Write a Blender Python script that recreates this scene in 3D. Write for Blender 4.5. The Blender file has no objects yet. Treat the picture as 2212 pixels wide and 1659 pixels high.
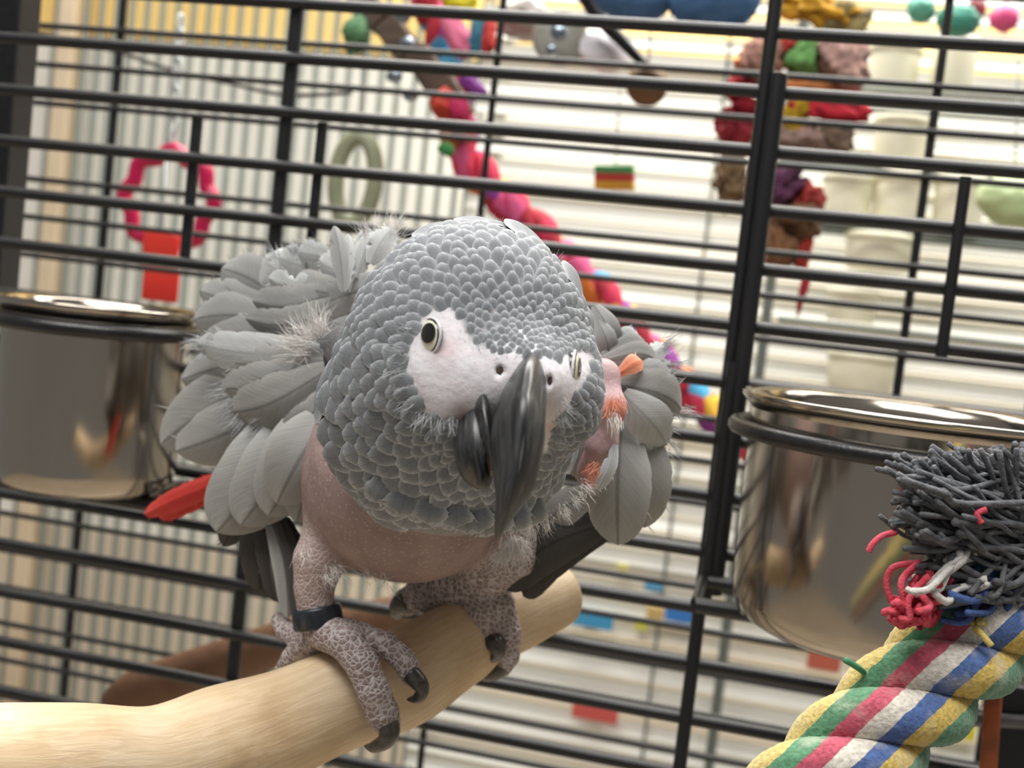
import bpy, bmesh, math, random
import numpy as np
from mathutils import Vector, Matrix
from mathutils.bvhtree import BVHTree
random.seed(7); rng = np.random.default_rng(7)
S = bpy.context.scene
COL = S.collection
# ------------------------------------------------------------------ camera
F, CX, CY = 2600.0, 1106.0, 829.5          # focal length and centre in pixels of the 2212 x 1659 frame
ax, ay, az = 0.0728, 0.2184, 0.1118        # cage wall's attitude as seen by the camera (fitted to its bars)
Rx = np.array([[1,0,0],[0,math.cos(ax),-math.sin(ax)],[0,math.sin(ax),math.cos(ax)]])
Ry = np.array([[math.cos(ay),0,math.sin(ay)],[0,1,0],[-math.sin(ay),0,math.cos(ay)]])
Rz = np.array([[math.cos(az),-math.sin(az),0],[math.sin(az),math.cos(az),0],[0,0,1]])
R = Rz @ Rx @ Ry
M3 = np.array([R[:,0], R[:,2], -R[:,1]])   # camera coords (right, down, forward) -> world (X along wall, Y away, Z up)
CAM = np.array([0.0, 0.0, 1.35])
def C(px, py, d): return np.array([(px-CX)/F*d, (py-CY)/F*d, d])
def toW(p): return np.asarray(p) @ M3.T + CAM
def W(px, py, d): return toW(C(px, py, d))
def onY(px, py, Y):
    r = M3 @ np.array([(px-CX)/F, (py-CY)/F, 1.0]); return CAM + r*(Y/r[1])
def pxsize(Y, px=1106, py=830):            # metres for one pixel on the plane at Y
    r = M3 @ np.array([(px-CX)/F, (py-CY)/F, 1.0]); return (Y/r[1])/F
cam_data = bpy.data.cameras.new('camera'); cam = bpy.data.objects.new('camera', cam_data); COL.objects.link(cam)
rt, up, bk = M3 @ [1,0,0], M3 @ [0,-1,0], M3 @ [0,0,-1]
cam.matrix_world = Matrix(((rt[0],up[0],bk[0],CAM[0]),(rt[1],up[1],bk[1],CAM[1]),(rt[2],up[2],bk[2],CAM[2]),(0,0,0,1)))
cam_data.sensor_width = 36; cam_data.lens = 36*F/2212; cam_data.clip_start = 0.02
cam_data.dof.use_dof = True; cam_data.dof.focus_distance = 0.315; cam_data.dof.aperture_fstop = 15
S.camera = cam
# ------------------------------------------------------------------ light
wd = bpy.data.worlds.new('room_light'); S.world = wd; wd.use_nodes = True
wd.node_tree.nodes['Background'].inputs[0].default_value = (1.0, 0.97, 0.93, 1)
wd.node_tree.nodes['Background'].inputs[1].default_value = 0.26
def area(name, loc, target, size, power, col=(1,0.97,0.92)):
    l = bpy.data.lights.new(name, 'AREA'); l.energy = power; l.shape = 'RECTANGLE'; l.size, l.size_y = size; l.color = col
    o = bpy.data.objects.new(name, l); COL.objects.link(o); o.location = loc
    o.rotation_euler = (Vector(target)-Vector(loc)).to_track_quat('-Z','Y').to_euler(); return o
area('ceiling_lamp_front_offscreen', (-0.25,-0.25,2.6), (-0.25,-0.25,0), (1.3,0.7), 36)
area('ceiling_lamp_back_offscreen', (0.2,1.15,2.6), (0.2,1.15,0), (2.4,0.6), 84)
S.view_settings.view_transform = 'Standard'; S.view_settings.look = 'None'
S.view_settings.exposure = -0.1; S.view_settings.gamma = 1.0; S.view_settings.use_curve_mapping = False
# ------------------------------------------------------------------ helpers
def lin(h):
    if isinstance(h, str):
        h = h.lstrip('#'); c = [int(h[i:i+2],16)/255 for i in (0,2,4)]
    else: c = [x/255 for x in h]
    return tuple(x/12.92 if x <= .04045 else ((x+.055)/1.055)**2.4 for x in c)
def nt(m): return m.node_tree.nodes, m.node_tree.links
def mat(name, c1, c2=None, rough=.55, metal=0, scale=60, bump=0, bscale=None, coat=0, sub=0, detail=4, stretch=None, trans=0):
    m = bpy.data.materials.new(name); m.use_nodes = True; N, L = nt(m); b = N['Principled BSDF']
    b.inputs['Roughness'].default_value = rough; b.inputs['Metallic'].default_value = metal
    b.inputs['Coat Weight'].default_value = coat
    if trans: b.inputs['Transmission Weight'].default_value = trans
    if sub:
        b.inputs['Subsurface Weight'].default_value = sub; b.inputs['Subsurface Radius'].default_value = (.004,.002,.0015)
    tc = N.new('ShaderNodeTexCoord'); src = tc.outputs['Object']
    if stretch:
        mp = N.new('ShaderNodeMapping'); mp.inputs['Scale'].default_value = stretch; L.new(src, mp.inputs[0]); src = mp.outputs[0]
    nz = N.new('ShaderNodeTexNoise'); nz.inputs['Scale'].default_value = scale; nz.inputs['Detail'].default_value = detail
    L.new(src, nz.inputs['Vector'])
    mx = N.new('ShaderNodeMix'); mx.data_type = 'RGBA'
    mx.inputs[6].default_value = (*lin(c1),1); mx.inputs[7].default_value = (*lin(c2 or c1),1)
    rp = N.new('ShaderNodeMapRange'); rp.inputs[1].default_value = .35; rp.inputs[2].default_value = .65
    L.new(nz.outputs[0], rp.inputs[0]); L.new(rp.outputs[0], mx.inputs[0]); L.new(mx.outputs[2], b.inputs['Base Color'])
    if bump:
        n2 = N.new('ShaderNodeTexNoise'); n2.inputs['Scale'].default_value = bscale or scale*3; n2.inputs['Detail'].default_value = 3
        L.new(src, n2.inputs['Vector']); bp = N.new('ShaderNodeBump'); bp.inputs['Strength'].default_value = bump
        bp.inputs['Distance'].default_value = .001; L.new(n2.outputs[0], bp.inputs['Height']); L.new(bp.outputs[0], b.inputs['Normal'])
    return m
def tag(o, label=None, cat=None, group=None, kind=None):
    if label: o['label'] = label
    if cat: o['category'] = cat
    if group: o['group'] = group
    if kind: o['kind'] = kind
    return o
def thing(name, loc, label, cat, group=None):
    o = bpy.data.objects.new(name, None); COL.objects.link(o); o.location = loc; o.empty_display_size = .01
    return tag(o, label, cat, group)
def mesh(name, V, Fc, m, uv=None, smooth=True):
    me = bpy.data.meshes.new(name); me.from_pydata([tuple(v) for v in V], [], [tuple(f) for f in Fc]); me.update()
    if smooth: me.polygons.foreach_set('use_smooth', [True]*len(me.polygons))
    if uv is not None:
        l = me.uv_layers.new(name='UVMap'); vi = np.empty(len(me.loops), int); me.loops.foreach_get('vertex_index', vi)
        l.data.foreach_set('uv', np.asarray(uv, dtype=np.float32)[vi].ravel())
    me.materials.append(m); return me
ORG = {}
def link(name, me, parent=None, M=None):
    o = bpy.data.objects.new(name, me); COL.objects.link(o)
    M = M or Matrix.Identity(4)
    if parent is not None:
        o.parent = parent; base = Vector(parent.location)
        p = parent.parent
        while p is not None: base = base + Vector(p.location); p = p.parent
        M = Matrix.Translation(-base) @ M
    o.matrix_local = M if parent is not None else M
    if parent is None: o.matrix_world = M
    return o
def part(name, V, Fc, m, parent=None, uv=None, smooth=True):
    V = np.asarray(V, float); c = V.mean(0)
    return link(name, mesh(name, V-c, Fc, m, uv, smooth), parent, Matrix.Translation(Vector(c)))
class MB:
    def __init__(s): s.V, s.F, s.U = [], [], []; s.n = 0
    def add(s, V, Fc, U=None):
        V = np.asarray(V, float); s.V.append(V); s.F += [tuple(i+s.n for i in f) for f in Fc]
        s.U.append(np.zeros((len(V),2)) if U is None else np.asarray(U)); s.n += len(V); return s
    def build(s, name, m, parent=None, smooth=True): return part(name, np.vstack(s.V), s.F, m, parent, np.vstack(s.U), smooth)
def spline(P, n):
    P = np.asarray(P, float); k = len(P); out = []
    ts = np.linspace(0, k-1, n)
    for t in ts:
        i = min(int(t), k-2); f = t-i
        p0, p1, p2, p3 = P[max(i-1,0)], P[i], P[i+1], P[min(i+2,k-1)]
        out.append(.5*((2*p1)+(-p0+p2)*f+(2*p0-5*p1+4*p2-p3)*f*f+(-p0+3*p1-3*p2+p3)*f**3))
    return np.array(out)
def frames(P, ref=None):
    T = np.gradient(P, axis=0); T /= np.linalg.norm(T, axis=1)[:,None]+1e-12
    a = np.array(ref if ref is not None else [0,0,1.0])
    if abs(T[0] @ a) > .95: a = np.array([1.0,0,0])
    n = a - T[0]*(a@T[0]); n /= np.linalg.norm(n); Ns = []
    for t in T:
        n = n - t*(n@t); n /= np.linalg.norm(n); Ns.append(n.copy())
    Ns = np.array(Ns); return T, Ns, np.cross(T, Ns)
def tube(P, r, seg=10, cap=True, ref=None, sx=1.0, sy=1.0):
    P = np.asarray(P, float); n = len(P); r = np.full(n, r) if np.isscalar(r) else np.asarray(r)
    T, A, B = frames(P, ref); th = np.linspace(0, 2*math.pi, seg, endpoint=False)
    V = (P[:,None,:] + r[:,None,None]*(sx*np.cos(th)[None,:,None]*A[:,None,:] + sy*np.sin(th)[None,:,None]*B[:,None,:])).reshape(-1,3)
    Fc = [(i*seg+j, i*seg+(j+1)%seg, (i+1)*seg+(j+1)%seg, (i+1)*seg+j) for i in range(n-1) for j in range(seg)]
    U = np.stack([np.tile(np.arange(seg)/seg, n), np.repeat(np.linspace(0,1,n), seg)], 1)
    if cap: Fc += [tuple(range(seg))[::-1], tuple((n-1)*seg+j for j in range(seg))]
    return V, Fc, U
def box(c, s, rot=None, bev=0):
    c = np.asarray(c, float); s = np.asarray(s)/2
    V = np.array([[x,y,z] for x in (-1,1) for y in (-1,1) for z in (-1,1)], float)*s
    if rot is not None: V = V @ np.asarray(rot).T
    return V+c, [(0,1,3,2),(4,6,7,5),(0,4,5,1),(2,3,7,6),(0,2,6,4),(1,5,7,3)]
def bevbox(c, s, b, rot=None):
    bm = bmesh.new(); bmesh.ops.create_cube(bm, size=1); bmesh.ops.scale(bm, vec=s, verts=bm.verts)
    bmesh.ops.bevel(bm, geom=bm.edges[:], offset=b, segments=2, affect='EDGES', profile=.5)
    V = np.array([v.co[:] for v in bm.verts]); Fc = [tuple(v.index for v in f.verts) for f in bm.faces]; bm.free()
    if rot is not None: V = V @ np.asarray(rot).T
    return V+np.asarray(c), Fc
def lathe(prof, seg=64, c=(0,0,0)):
    prof = np.asarray(prof, float); th = np.linspace(0, 2*math.pi, seg, endpoint=False); n = len(prof)
    V = np.array([[r*math.cos(t), r*math.sin(t), z] for r,z in prof for t in th])+np.asarray(c)
    return V, [(i*seg+j, i*seg+(j+1)%seg, (i+1)*seg+(j+1)%seg, (i+1)*seg+j) for i in range(n-1) for j in range(seg)]
def rotz(a): c,s=math.cos(a),math.sin(a); return np.array([[c,-s,0],[s,c,0],[0,0,1]])
def roty(a): c,s=math.cos(a),math.sin(a); return np.array([[c,0,s],[0,1,0],[-s,0,c]])
def rotx(a): c,s=math.cos(a),math.sin(a); return np.array([[1,0,0],[0,c,-s],[0,s,c]])
def cyl_between(me_unit, name, a, b, r, parent):            # a shared unit cylinder (z 0..1, radius 1) laid from a to b
    a, b = Vector(a), Vector(b); d = b-a
    M = Matrix.Translation(a) @ d.to_track_quat('Z','Y').to_matrix().to_4x4() @ Matrix.Diagonal((r, r, d.length, 1))
    return link(name, me_unit, parent, M)
# ------------------------------------------------------------------ materials of the place
m_black = mat('powder_coat', '#121214', '#1c1c1f', rough=.34, scale=300, bump=.15, bscale=900)
m_steel = mat('stainless_steel', '#b0a89d', '#aaa297', rough=.15, metal=1, scale=14, stretch=(3,3,.6))
m_white = mat('white_paint', '#f3f1e9', '#e9e7de', rough=.5, scale=6)
m_beige = mat('beige_paint', '#dccdb6', '#e4d6c2', rough=.6, scale=6)
m_yellow = mat('warm_yellow_board', '#ffdf94', '#ffd884', rough=.5, scale=8)
m_tan = mat('tan_trim', '#c4b299', '#b7a68d', rough=.6, scale=10)
m_gbar = mat('grey_green_bar', '#5d6560', '#6f7771', rough=.5, scale=40)
# ------------------------------------------------------------------ room shell
Yn, Yf = 0.508, 0.6825                      # the two cage walls
YB = 1.75
def struct(name, V, Fc, m, smooth=False):
    return tag(part(name, V, Fc, m, None, None, smooth), kind='structure')
zl = lambda px, py, Y: onY(px, py, Y)[2]
zy = zl(450, 84, YB); zb = zl(300, 1170, YB)
struct('wall_back', *box((-.2, YB+.06, (zy+zb)/2), (4.4, .06, zy-zb)), m_white)
struct('trim_1', *box((-.2, YB+.05, zy+.45), (4.4, .06, .9)), m_yellow)
struct('trim_2', *box((-.2, YB+.05, zb/2), (4.4, .06, zb)), m_beige)
struct('floor', *box((0, .4, -.02), (4.8, 3.4, .04)), mat('vinyl_floor', '#b9ab98', '#c8bba8', rough=.4, scale=5))
# bars of the far aviary standing before the back wall
unit = mesh('unit_rod', *lathe([(0,0),(1,0),(1,1),(0,1)], 12), m_black)
unit_g = mesh('unit_rod_grey', *lathe([(0,0),(1,0),(1,1),(0,1)], 8), m_gbar)
av = thing('aviary', (-.45, YB-.06, .0), 'far aviary with grey-green upright bars before the white wall', 'aviary')
xl, xr = onY(60, 800, YB-.06)[0], onY(1010, 500, YB-.06)[0]
nb = 28
for i in range(nb):
    x = xl + (xr-xl)*i/(nb-1)
    cyl_between(unit_g, 'bar', (x, YB-.06, .2), (x, YB-.06, 1.95), .0044, av)
for z in (.22, 1.93):
    cyl_between(unit_g, 'rail', (xl-.02, YB-.06, z), (xr+.02, YB-.06, z), .007, av)
part('frame_post', *box((onY(125, 400, YB-.05)[0], YB-.05, 1.07), (.026, .03, 1.8)), m_tan, av, smooth=False)
for sx in (xl+.02, xr-.02):
    part('leg', *box((sx, YB-.06, .1), (.02, .02, .2)), m_gbar, av, smooth=False)
# ------------------------------------------------------------------ near cage wall
O = np.array([0,-.1570,.5146]); ZN0 = toW(O)[2]; PITCH = .024
cage = thing('bird_cage', (0, Yn, 0), 'black wire cage wall with thick bars right behind the parrot', 'cage')
XL, XR = -.42, .36
for k in range(-2, 16):
    z = ZN0 - k*PITCH
    cyl_between(unit, 'bar', (XL, Yn, z), (XR, Yn, z), .0027, cage)
def vert(name, px, py, Y, z0=None, z1=None, r=.003, parent=cage, off=0):
    p = onY(px, py, Y); x = p[0]+off
    return cyl_between(unit, name, (x, Y, z0), (x, Y, z1), r, parent)
zT, zB = ZN0+.09, ZN0-15.5*PITCH
vert('post', 590, 560, Yn+.004, zB, zT, .0031)
vert('post', 1622, 430, Yn-.001, zB, zT, .0029)
zz = lambda px, py: onY(px, py, Yn)[2]
vert('door_stile', 1635, 560, Yn-.004, zz(1580,1285), zz(1680,165), .0036, off=-.0004)
vert('door_stile', 412, 420, Yn+.004, zz(400,570), zz(430,255), .0026)
vert('door_stile', 686, 380, Yn+.004, zz(675,515), zz(695,262), .0024)
vert('door_stile', 2062, 560, Yn-.004, zz(2030,770), zz(2090,385), .0024)
vert('door_stile', 1540, 1000, Yn-.005, zz(1540,1300), zz(1580,780), .0030, off=.0035)
for x in (XL, XR):
    cyl_between(unit, 'corner_post', (x, Yn, 0), (x, Yn, zT), .006, cage)
cyl_between(unit, 'top_rail', (XL, Yn, zT), (XR, Yn, zT), .005, cage)
cyl_between(unit, 'bottom_rail', (XL, Yn, zB), (XR, Yn, zB), .005, cage)
cp = onY(45, 0, .57)
part('corner_tube', *bevbox((cp[0]-.002, .57, .9), (.017, .02, 1.8), .002), m_black, cage, smooth=False)
# ring holders with ledges
def ring_holder(cx_, cy_, z, r, zled, w, name='feeder_ring'):
    th = np.linspace(0, 2*math.pi, 73)
    P = np.stack([cx_+r*np.cos(th), cy_+r*np.sin(th), np.full_like(th, z)], 1)
    V, Fc, U = tube(P, .0030, 10, cap=False); part(name, V, Fc, m_black, cage)
    for s in (-1, 1):
        x = cx_+s*r*.75; y = cy_+r*.66
        cyl_between(unit, 'ring_strut', (x, y, z), (x, Yn, z), .0025, cage)
    for yy in (Yn-.006, Yn-.05):
        cyl_between(unit, 'ledge_rail', (cx_-w, yy, zled), (cx_+w, yy, zled), .0032, cage)
    n = 9
    for i in range(n):
        x = cx_-w+2*w*i/(n-1)
        cyl_between(unit, 'ledge_rung', (x, Yn, zled+.001), (x, Yn-.05, zled+.001), .0022, cage)
def cup(px, py, r, h, lab):
    Y = Yn-.010-r; c = onY(px, py, Y)
    prof = [(0,-h),(r*.80,-h),(r*.90,-h+.003),(r*.955,-h+.010),(r*.965,-h*.5),(r*.97,-.004),(r*1.0,-.002),(r*1.035,0),(r*1.04,.0012),(r*1.03,.002),
            (r*.985,.0005),(r*.95,-.004),(r*.94,-h+.012),(r*.85,-h+.004),(0,-h+.003)]
    o = thing('food_cup', (c[0], Y, c[2]-h), lab, 'bowl')
    V, Fc = lathe(prof[:6], 72, c); part('bowl', V, Fc, m_steel, o)
    V, Fc = lathe(prof[5:], 72, c); part('rim', V, Fc, m_steel, o)
    return c, Y
c1, y1 = cup(214, 664, .0395, .0765, 'stainless steel food cup beside the red tail feathers and grey wing')
ring_holder(c1[0], y1, c1[2]-.0075, .0420, c1[2]-.0800, .046)
c2, y2 = cup(1965, 893, .0560, .0800, 'large stainless steel food cup behind the frayed rope tassel')
ring_holder(c2[0], y2, c2[2]-.0110, .0590, c2[2]-.0835, .066)
# ------------------------------------------------------------------ far cage wall
far = thing('neighbour_cage', (0, Yf, 0), 'second black cage wall with thinner-looking bars, beyond the first one', 'cage')
ZF0 = toW(np.array([0,-.1877,.692]))[2]
for k in range(-2, 21):
    z = ZF0-k*PITCH
    cyl_between(unit, 'bar', (-.52, Yf, z), (.48, Yf, z), .0019, far)
zT2, zB2 = ZF0+.09, ZF0-20.5*PITCH
for px, py, r in ((240,320,.0026),(1065,210,.0021),(1995,420,.0024),(2290,420,.0024)):
    p = onY(px, py, Yf+.003); cyl_between(unit, 'upright', (p[0], Yf+.003, zB2), (p[0], Yf+.003, zT2), r, far)
for x in (-.52, .48): cyl_between(unit, 'corner_post', (x, Yf, 0), (x, Yf, zT2), .006, far)
for z in (zT2, zB2): cyl_between(unit, 'rail', (-.52, Yf, z), (.48, Yf, z), .005, far)
# ------------------------------------------------------------------ white slatted shelving behind on the right
YS = 1.22
sh = thing('slatted_shutter', (.35, YS, 0), 'white horizontal slatted shutter panel behind the cage', 'shutter')
m_slat = mat('white_slat', '#f1f0e8', '#e4e4dc', rough=.4, scale=12, stretch=(.3,1,4))
m_slat2 = mat('worn_slat', '#e6dfd0', '#d3cdbf', rough=.5, scale=10, stretch=(.3,1,4))
xs0, xs1 = onY(1015, 300, YS)[0], 1.05
zs = 1.88; i = 0
V0, F0 = bevbox((0,0,0), (xs1-xs0, .004, .0185), .0012, rotx(math.radians(-24)))
sm = [mesh('slat', V0, F0, m, smooth=False) for m in (m_slat, m_slat, m_slat2)]
while zs > .58:
    link('slat', sm[random.choice((0,1,0,1,2))], sh, Matrix.Translation(((xs0+xs1)/2, YS+random.uniform(-.001,.001), zs)) @ Matrix.Rotation(math.radians(random.uniform(-14,12)), 4, 'X')); zs -= random.uniform(.0170,.0220)
for fx in (0, .18, .52, .86):
    x = xs0+.004+(xs1-xs0)*fx
    part('cord_ladder', *box((x, YS-.012, 1.23), (.0030, .002, 1.30)), m_gbar, sh, smooth=False)
part('bottom_rail', *bevbox(((xs0+xs1)/2, YS, .57), (xs1-xs0, .02, .02), .003), m_slat, sh, smooth=False)
for fx in (.02, .98):
    part('stand', *box((xs0+(xs1-xs0)*fx, YS+.012, .94), (.012, .012, 1.88)), m_slat, sh, smooth=False)
# ------------------------------------------------------------------ the parrot
PX = lambda n, d: n*d/F                      # n pixels at camera depth d, in metres
# --- body: one continuous surface grown from a signed distance field (camera-frame metres, turned to world at the end)
prims = []                                   # (kind, data, region)
def ell(px, py, d, r, rot=0, reg='head', k=.006): prims.append(('e', C(px,py,d), np.array(r), math.radians(rot), reg, k))
def cone(pts, reg, k=.004):
    for (a, b) in zip(pts[:-1], pts[1:]): prims.append(('c', C(*a[:3]), C(*b[:3]), a[3], b[3], reg, k))
ell(890,1030,.388,(.0350,.0335,.046),0,'belly')
ell(835,930,.425,(.033,.034,.044),0,'back',.012)
ell(990,940,.338,(.030,.027,.036),0,'neck',.008)
ell(1012,778,.308,(.0308,.0345,.0335),-10,'head',.008)
ell(965,898,.322,(.0318,.0290,.0330),0,'head',.010)
ell(1122,822,.2815,(.0125,.0110,.0135),-8,'cere',.009)
ell(1000,830,.286,(.0140,.0125,.0120),0,'head',.010)
ell(1205,850,.297,(.0100,.0130,.0130),0,'head',.008)
# wings' arms under the feathers, the bare one on the far side showing
cone([(770,760,.395,.013),(660,800,.425,.010),(620,920,.428,.009),(650,1040,.42,.007)],'back',.008)
cone([(1240,830,.375,.008),(1302,812,.358,.0046),(1314,880,.354,.0048),(1300,960,.356,.0042),(1280,1020,.366,.005)],'limb',.003)
# legs
cone([(735,1140,.378,.0125),(690,1210,.374,.0074),(678,1270,.3735,.0053),(684,1325,.3735,.0050),(702,1362,.3720,.0058)],'thigh',.004)
cone([(702,1364,.372,.0058),(748,1388,.3655,.0054),(784,1438,.3610,.0050),(808,1495,.3600,.0049),(826,1540,.3615,.0049),(836,1562,.363,.0042)],'foot',.0012)
cone([(715,1360,.3755,.0050),(778,1372,.373,.0042),(835,1394,.3690,.0039),(872,1426,.3665,.0038),(890,1458,.366,.0036)],'foot',.0008)
cone([(698,1368,.376,.0050),(664,1394,.382,.0043),(634,1422,.388,.0039),(616,1450,.393,.0036)],'foot',.001)
cone([(690,1366,.378,.0045),(650,1380,.388,.0038),(618,1364,.396,.0034),(604,1340,.402,.0030)],'foot',.001)
cone([(1080,1170,.395,.0150),(1052,1215,.400,.0105),(1030,1258,.404,.0085)],'foot',.005)
cone([(1030,1258,.404,.0085),(975,1262,.405,.0068),(920,1280,.408,.0058),(880,1300,.412,.0050)],'foot',.003)
cone([(1030,1260,.402,.0080),(1044,1315,.399,.0060),(1054,1360,.400,.0054),(1062,1388,.402,.0048)],'foot',.0008)
cone([(1045,1255,.406,.0078),(1078,1305,.401,.0054),(1096,1365,.4005,.0047),(1096,1415,.403,.0042),(1084,1438,.406,.0038)],'foot',.0008)
def sdf(P, only=None):
    d = None
    for pr in (only or prims):
        if pr[0] == 'e':
            q = P-pr[1].astype(np.float32); a = pr[3]; c, s = math.cos(a), math.sin(a); r = pr[2]
            x = c*q[...,0]-s*q[...,1]; y = s*q[...,0]+c*q[...,1]; z = q[...,2]
            k0 = np.sqrt((x/r[0])**2+(y/r[1])**2+(z/r[2])**2)+1e-6; k1 = np.sqrt((x/r[0]**2)**2+(y/r[1]**2)**2+(z/r[2]**2)**2)+1e-6
            e = k0*(k0-1)/k1; k = pr[5]
        else:
            a, b = pr[1].astype(np.float32), pr[2].astype(np.float32); ab = b-a
            t = np.clip(((P-a)@ab)/(ab@ab), 0, 1); e = np.sqrt((((P-a)-t[...,None]*ab)**2).sum(-1))-(pr[3]+(pr[4]-pr[3])*t); k = pr[6]
        if d is None: d = e
        else:
            h = np.maximum(k-np.abs(d-e), 0)/k; d = np.minimum(d, e)-h*h*k*.25
    return d
def surface_nets(lo, hi, h):
    n = np.ceil((hi-lo)/h).astype(int)+1
    g = [lo[i]+h*np.arange(n[i]) for i in range(3)]
    f = np.empty(n, np.float32)
    f[:] = .03
    for pr in prims:                                            # each piece only inside its own padded box
        if pr[0] == 'e': a0, a1, k = pr[1]-max(pr[2][:2].max(), pr[2][2]), pr[1]+max(pr[2][:2].max(), pr[2][2]), pr[5]
        else: a0, a1, k = np.minimum(pr[1]-pr[3], pr[2]-pr[4]), np.maximum(pr[1]+pr[3], pr[2]+pr[4]), pr[6]
        i0 = np.clip(((a0-.013-lo)/h).astype(int), 0, n); i1 = np.clip(((a1+.013-lo)/h).astype(int)+2, 0, n)
        if (i1 <= i0).any(): continue
        sl = tuple(slice(p, q) for p, q in zip(i0, i1))
        P = np.stack(np.meshgrid(*[g[i][sl[i]] for i in range(3)], indexing='ij'), -1).astype(np.float32)
        e = sdf(P, [pr]); d = f[sl]; hh = np.maximum(k-np.abs(d-e), 0)/k; f[sl] = np.minimum(d, e)-hh*hh*k*.25
    s = f < 0
    cnt = sum(s[a:n[0]-1+a, b:n[1]-1+b, c:n[2]-1+c].astype(np.int8) for a in (0,1) for b in (0,1) for c in (0,1))
    cells = np.argwhere((cnt > 0) & (cnt < 8)); idx = -np.ones(cnt.shape, int); idx[tuple(cells.T)] = np.arange(len(cells))
    acc = np.zeros((len(cells),3)); num = np.zeros(len(cells))
    cor = [(a,b,c) for a in (0,1) for b in (0,1) for c in (0,1)]
    for A in cor:
        for ax_ in range(3):
            if A[ax_]: continue
            B = list(A); B[ax_] = 1
            fa = f[tuple((cells+A).T)]; fb = f[tuple((cells+B).T)]; m = (fa < 0) != (fb < 0)
            t = np.where(m, fa/(fa-fb+1e-20), 0); p = np.array(A, float)[None].repeat(len(cells),0); p[:,ax_] = t
            acc += p*m[:,None]; num += m
    V = lo+h*(cells+acc/num[:,None]); Q = []
    for ax_ in range(3):
        b, c = [(1,2),(2,0),(0,1)][ax_]
        sl0 = [slice(None)]*3; sl1 = [slice(None)]*3; sl0[ax_] = slice(0,-1); sl1[ax_] = slice(1,None)
        e = s[tuple(sl0)] != s[tuple(sl1)]; ed = np.argwhere(e)
        ed = ed[(ed[:,b] > 0) & (ed[:,c] > 0) & (ed[:,b] < n[b]-1) & (ed[:,c] < n[c]-1)]
        fl = s[tuple(ed.T)]
        def at(db, dc):
            q = ed.copy(); q[:,b] += db; q[:,c] += dc; return idx[tuple(q.T)]
        q = np.stack([at(-1,-1), at(0,-1), at(0,0), at(-1,0)], 1); q[~fl] = q[~fl][:,::-1]; Q.append(q)
    return V, np.vstack(Q)
lo = np.array([C(560,0,.44)[0]-.01, C(0,440,.3)[1]-.006, .258]); hi = np.array([C(1360,0,.36)[0]+.012, C(0,1590,.37)[1]+.004, .482])
BV, BQ = surface_nets(lo.astype(np.float32), hi, .00085)
def topix(V): return np.stack([V[:,0]/V[:,2]*F+CX, V[:,1]/V[:,2]*F+CY], 1)
# two passes of smoothing
for _ in range(2):
    A = np.zeros_like(BV); n_ = np.zeros(len(BV))
    for a, b in ((0,1),(1,2),(2,3),(3,0)):
        for p_, q_ in ((a,b),(b,a)):
            n_ += np.bincount(BQ[:,p_], minlength=len(BV))
            for c_ in range(3): A[:,c_] += np.bincount(BQ[:,p_], BV[BQ[:,q_],c_], minlength=len(BV))
    BV = .5*BV+.5*A/n_[:,None]
# nostrils: real pits in the cere
_px = topix(BV)
for (x_0, y_0, ra_, rb_) in ((1080,801,12,14),(1186,823,8,15)):
    q_ = ((_px[:,0]-x_0)/ra_)**2+((_px[:,1]-y_0)/rb_)**2; m_ = (q_ < 1) & (BV[:,2] < .295)
    BV[m_] += (BV[m_]/np.linalg.norm(BV[m_], axis=1)[:,None])*(.0024*(1-q_[m_]))[:,None]
BN = np.zeros_like(BV); fn = np.cross(BV[BQ[:,2]]-BV[BQ[:,0]], BV[BQ[:,3]]-BV[BQ[:,1]])
for a in range(4):
    for c_ in range(3): BN[:,c_] += np.bincount(BQ[:,a], fn[:,c_], minlength=len(BV))
BN /= np.linalg.norm(BN, axis=1)[:,None]+1e-12
# region weights
def wprim(reg, sig=.003):
    best = np.full(len(BV), 9.)
    keep = list(prims); 
    for pr in keep:
        rg = pr[4] if pr[0] == 'e' else pr[5]
        if rg == reg:
            prims[:] = [pr]; best = np.minimum(best, sdf(BV.astype(np.float32)))
    prims[:] = keep
    return np.exp(-np.maximum(best, 0)/sig)
regs = {'head':'#7f8388','cere':'#dbd9df','belly':'#957f7b','back':'#77787a','neck':'#85807e','limb':'#b3969a','thigh':'#a8958f','foot':'#8d7b79'}
Wt = np.stack([wprim(r, .0016)**2 for r in regs], 1)+1e-9; Wt /= Wt.sum(1)[:,None]
colr = Wt @ np.array([lin(v) for v in regs.values()])
footw = Wt[:, list(regs).index('foot')]+.35*Wt[:, list(regs).index('thigh')]
headw = Wt[:, list(regs).index('head')]+Wt[:, list(regs).index('cere')]
bp = topix(BV); facing = -(BN*BV).sum(1)/np.linalg.norm(BV, axis=1)
POLY = np.array([(905,690),(928,662),(972,655),(1003,690),(1022,733),(1062,757),(1120,766),(1200,772),(1262,752),(1290,775),(1275,822),(1238,862),(1208,900),(1196,980),(1172,985),(1120,900),(1050,905),(1000,902),(950,915),(905,893),(880,850),(870,800),(880,740)], float)
def polydist(P, poly):
    d = np.full(len(P), 1e9); ins = np.zeros(len(P), bool)
    for a, b in zip(poly, np.roll(poly, -1, 0)):
        ab = b-a; t = np.clip(((P-a)@ab)/(ab@ab), 0, 1); d = np.minimum(d, np.linalg.norm(P-a-t[:,None]*ab, axis=1))
        c = ((a[1] > P[:,1]) != (b[1] > P[:,1])) & (P[:,0] < (b[0]-a[0])*(P[:,1]-a[1])/(b[1]-a[1]+1e-12)+a[0]); ins ^= c
    return np.where(ins, -d, d)
sm01 = lambda x: (lambda t: t*t*(3-2*t))(np.clip(x, 0, 1))
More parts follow.
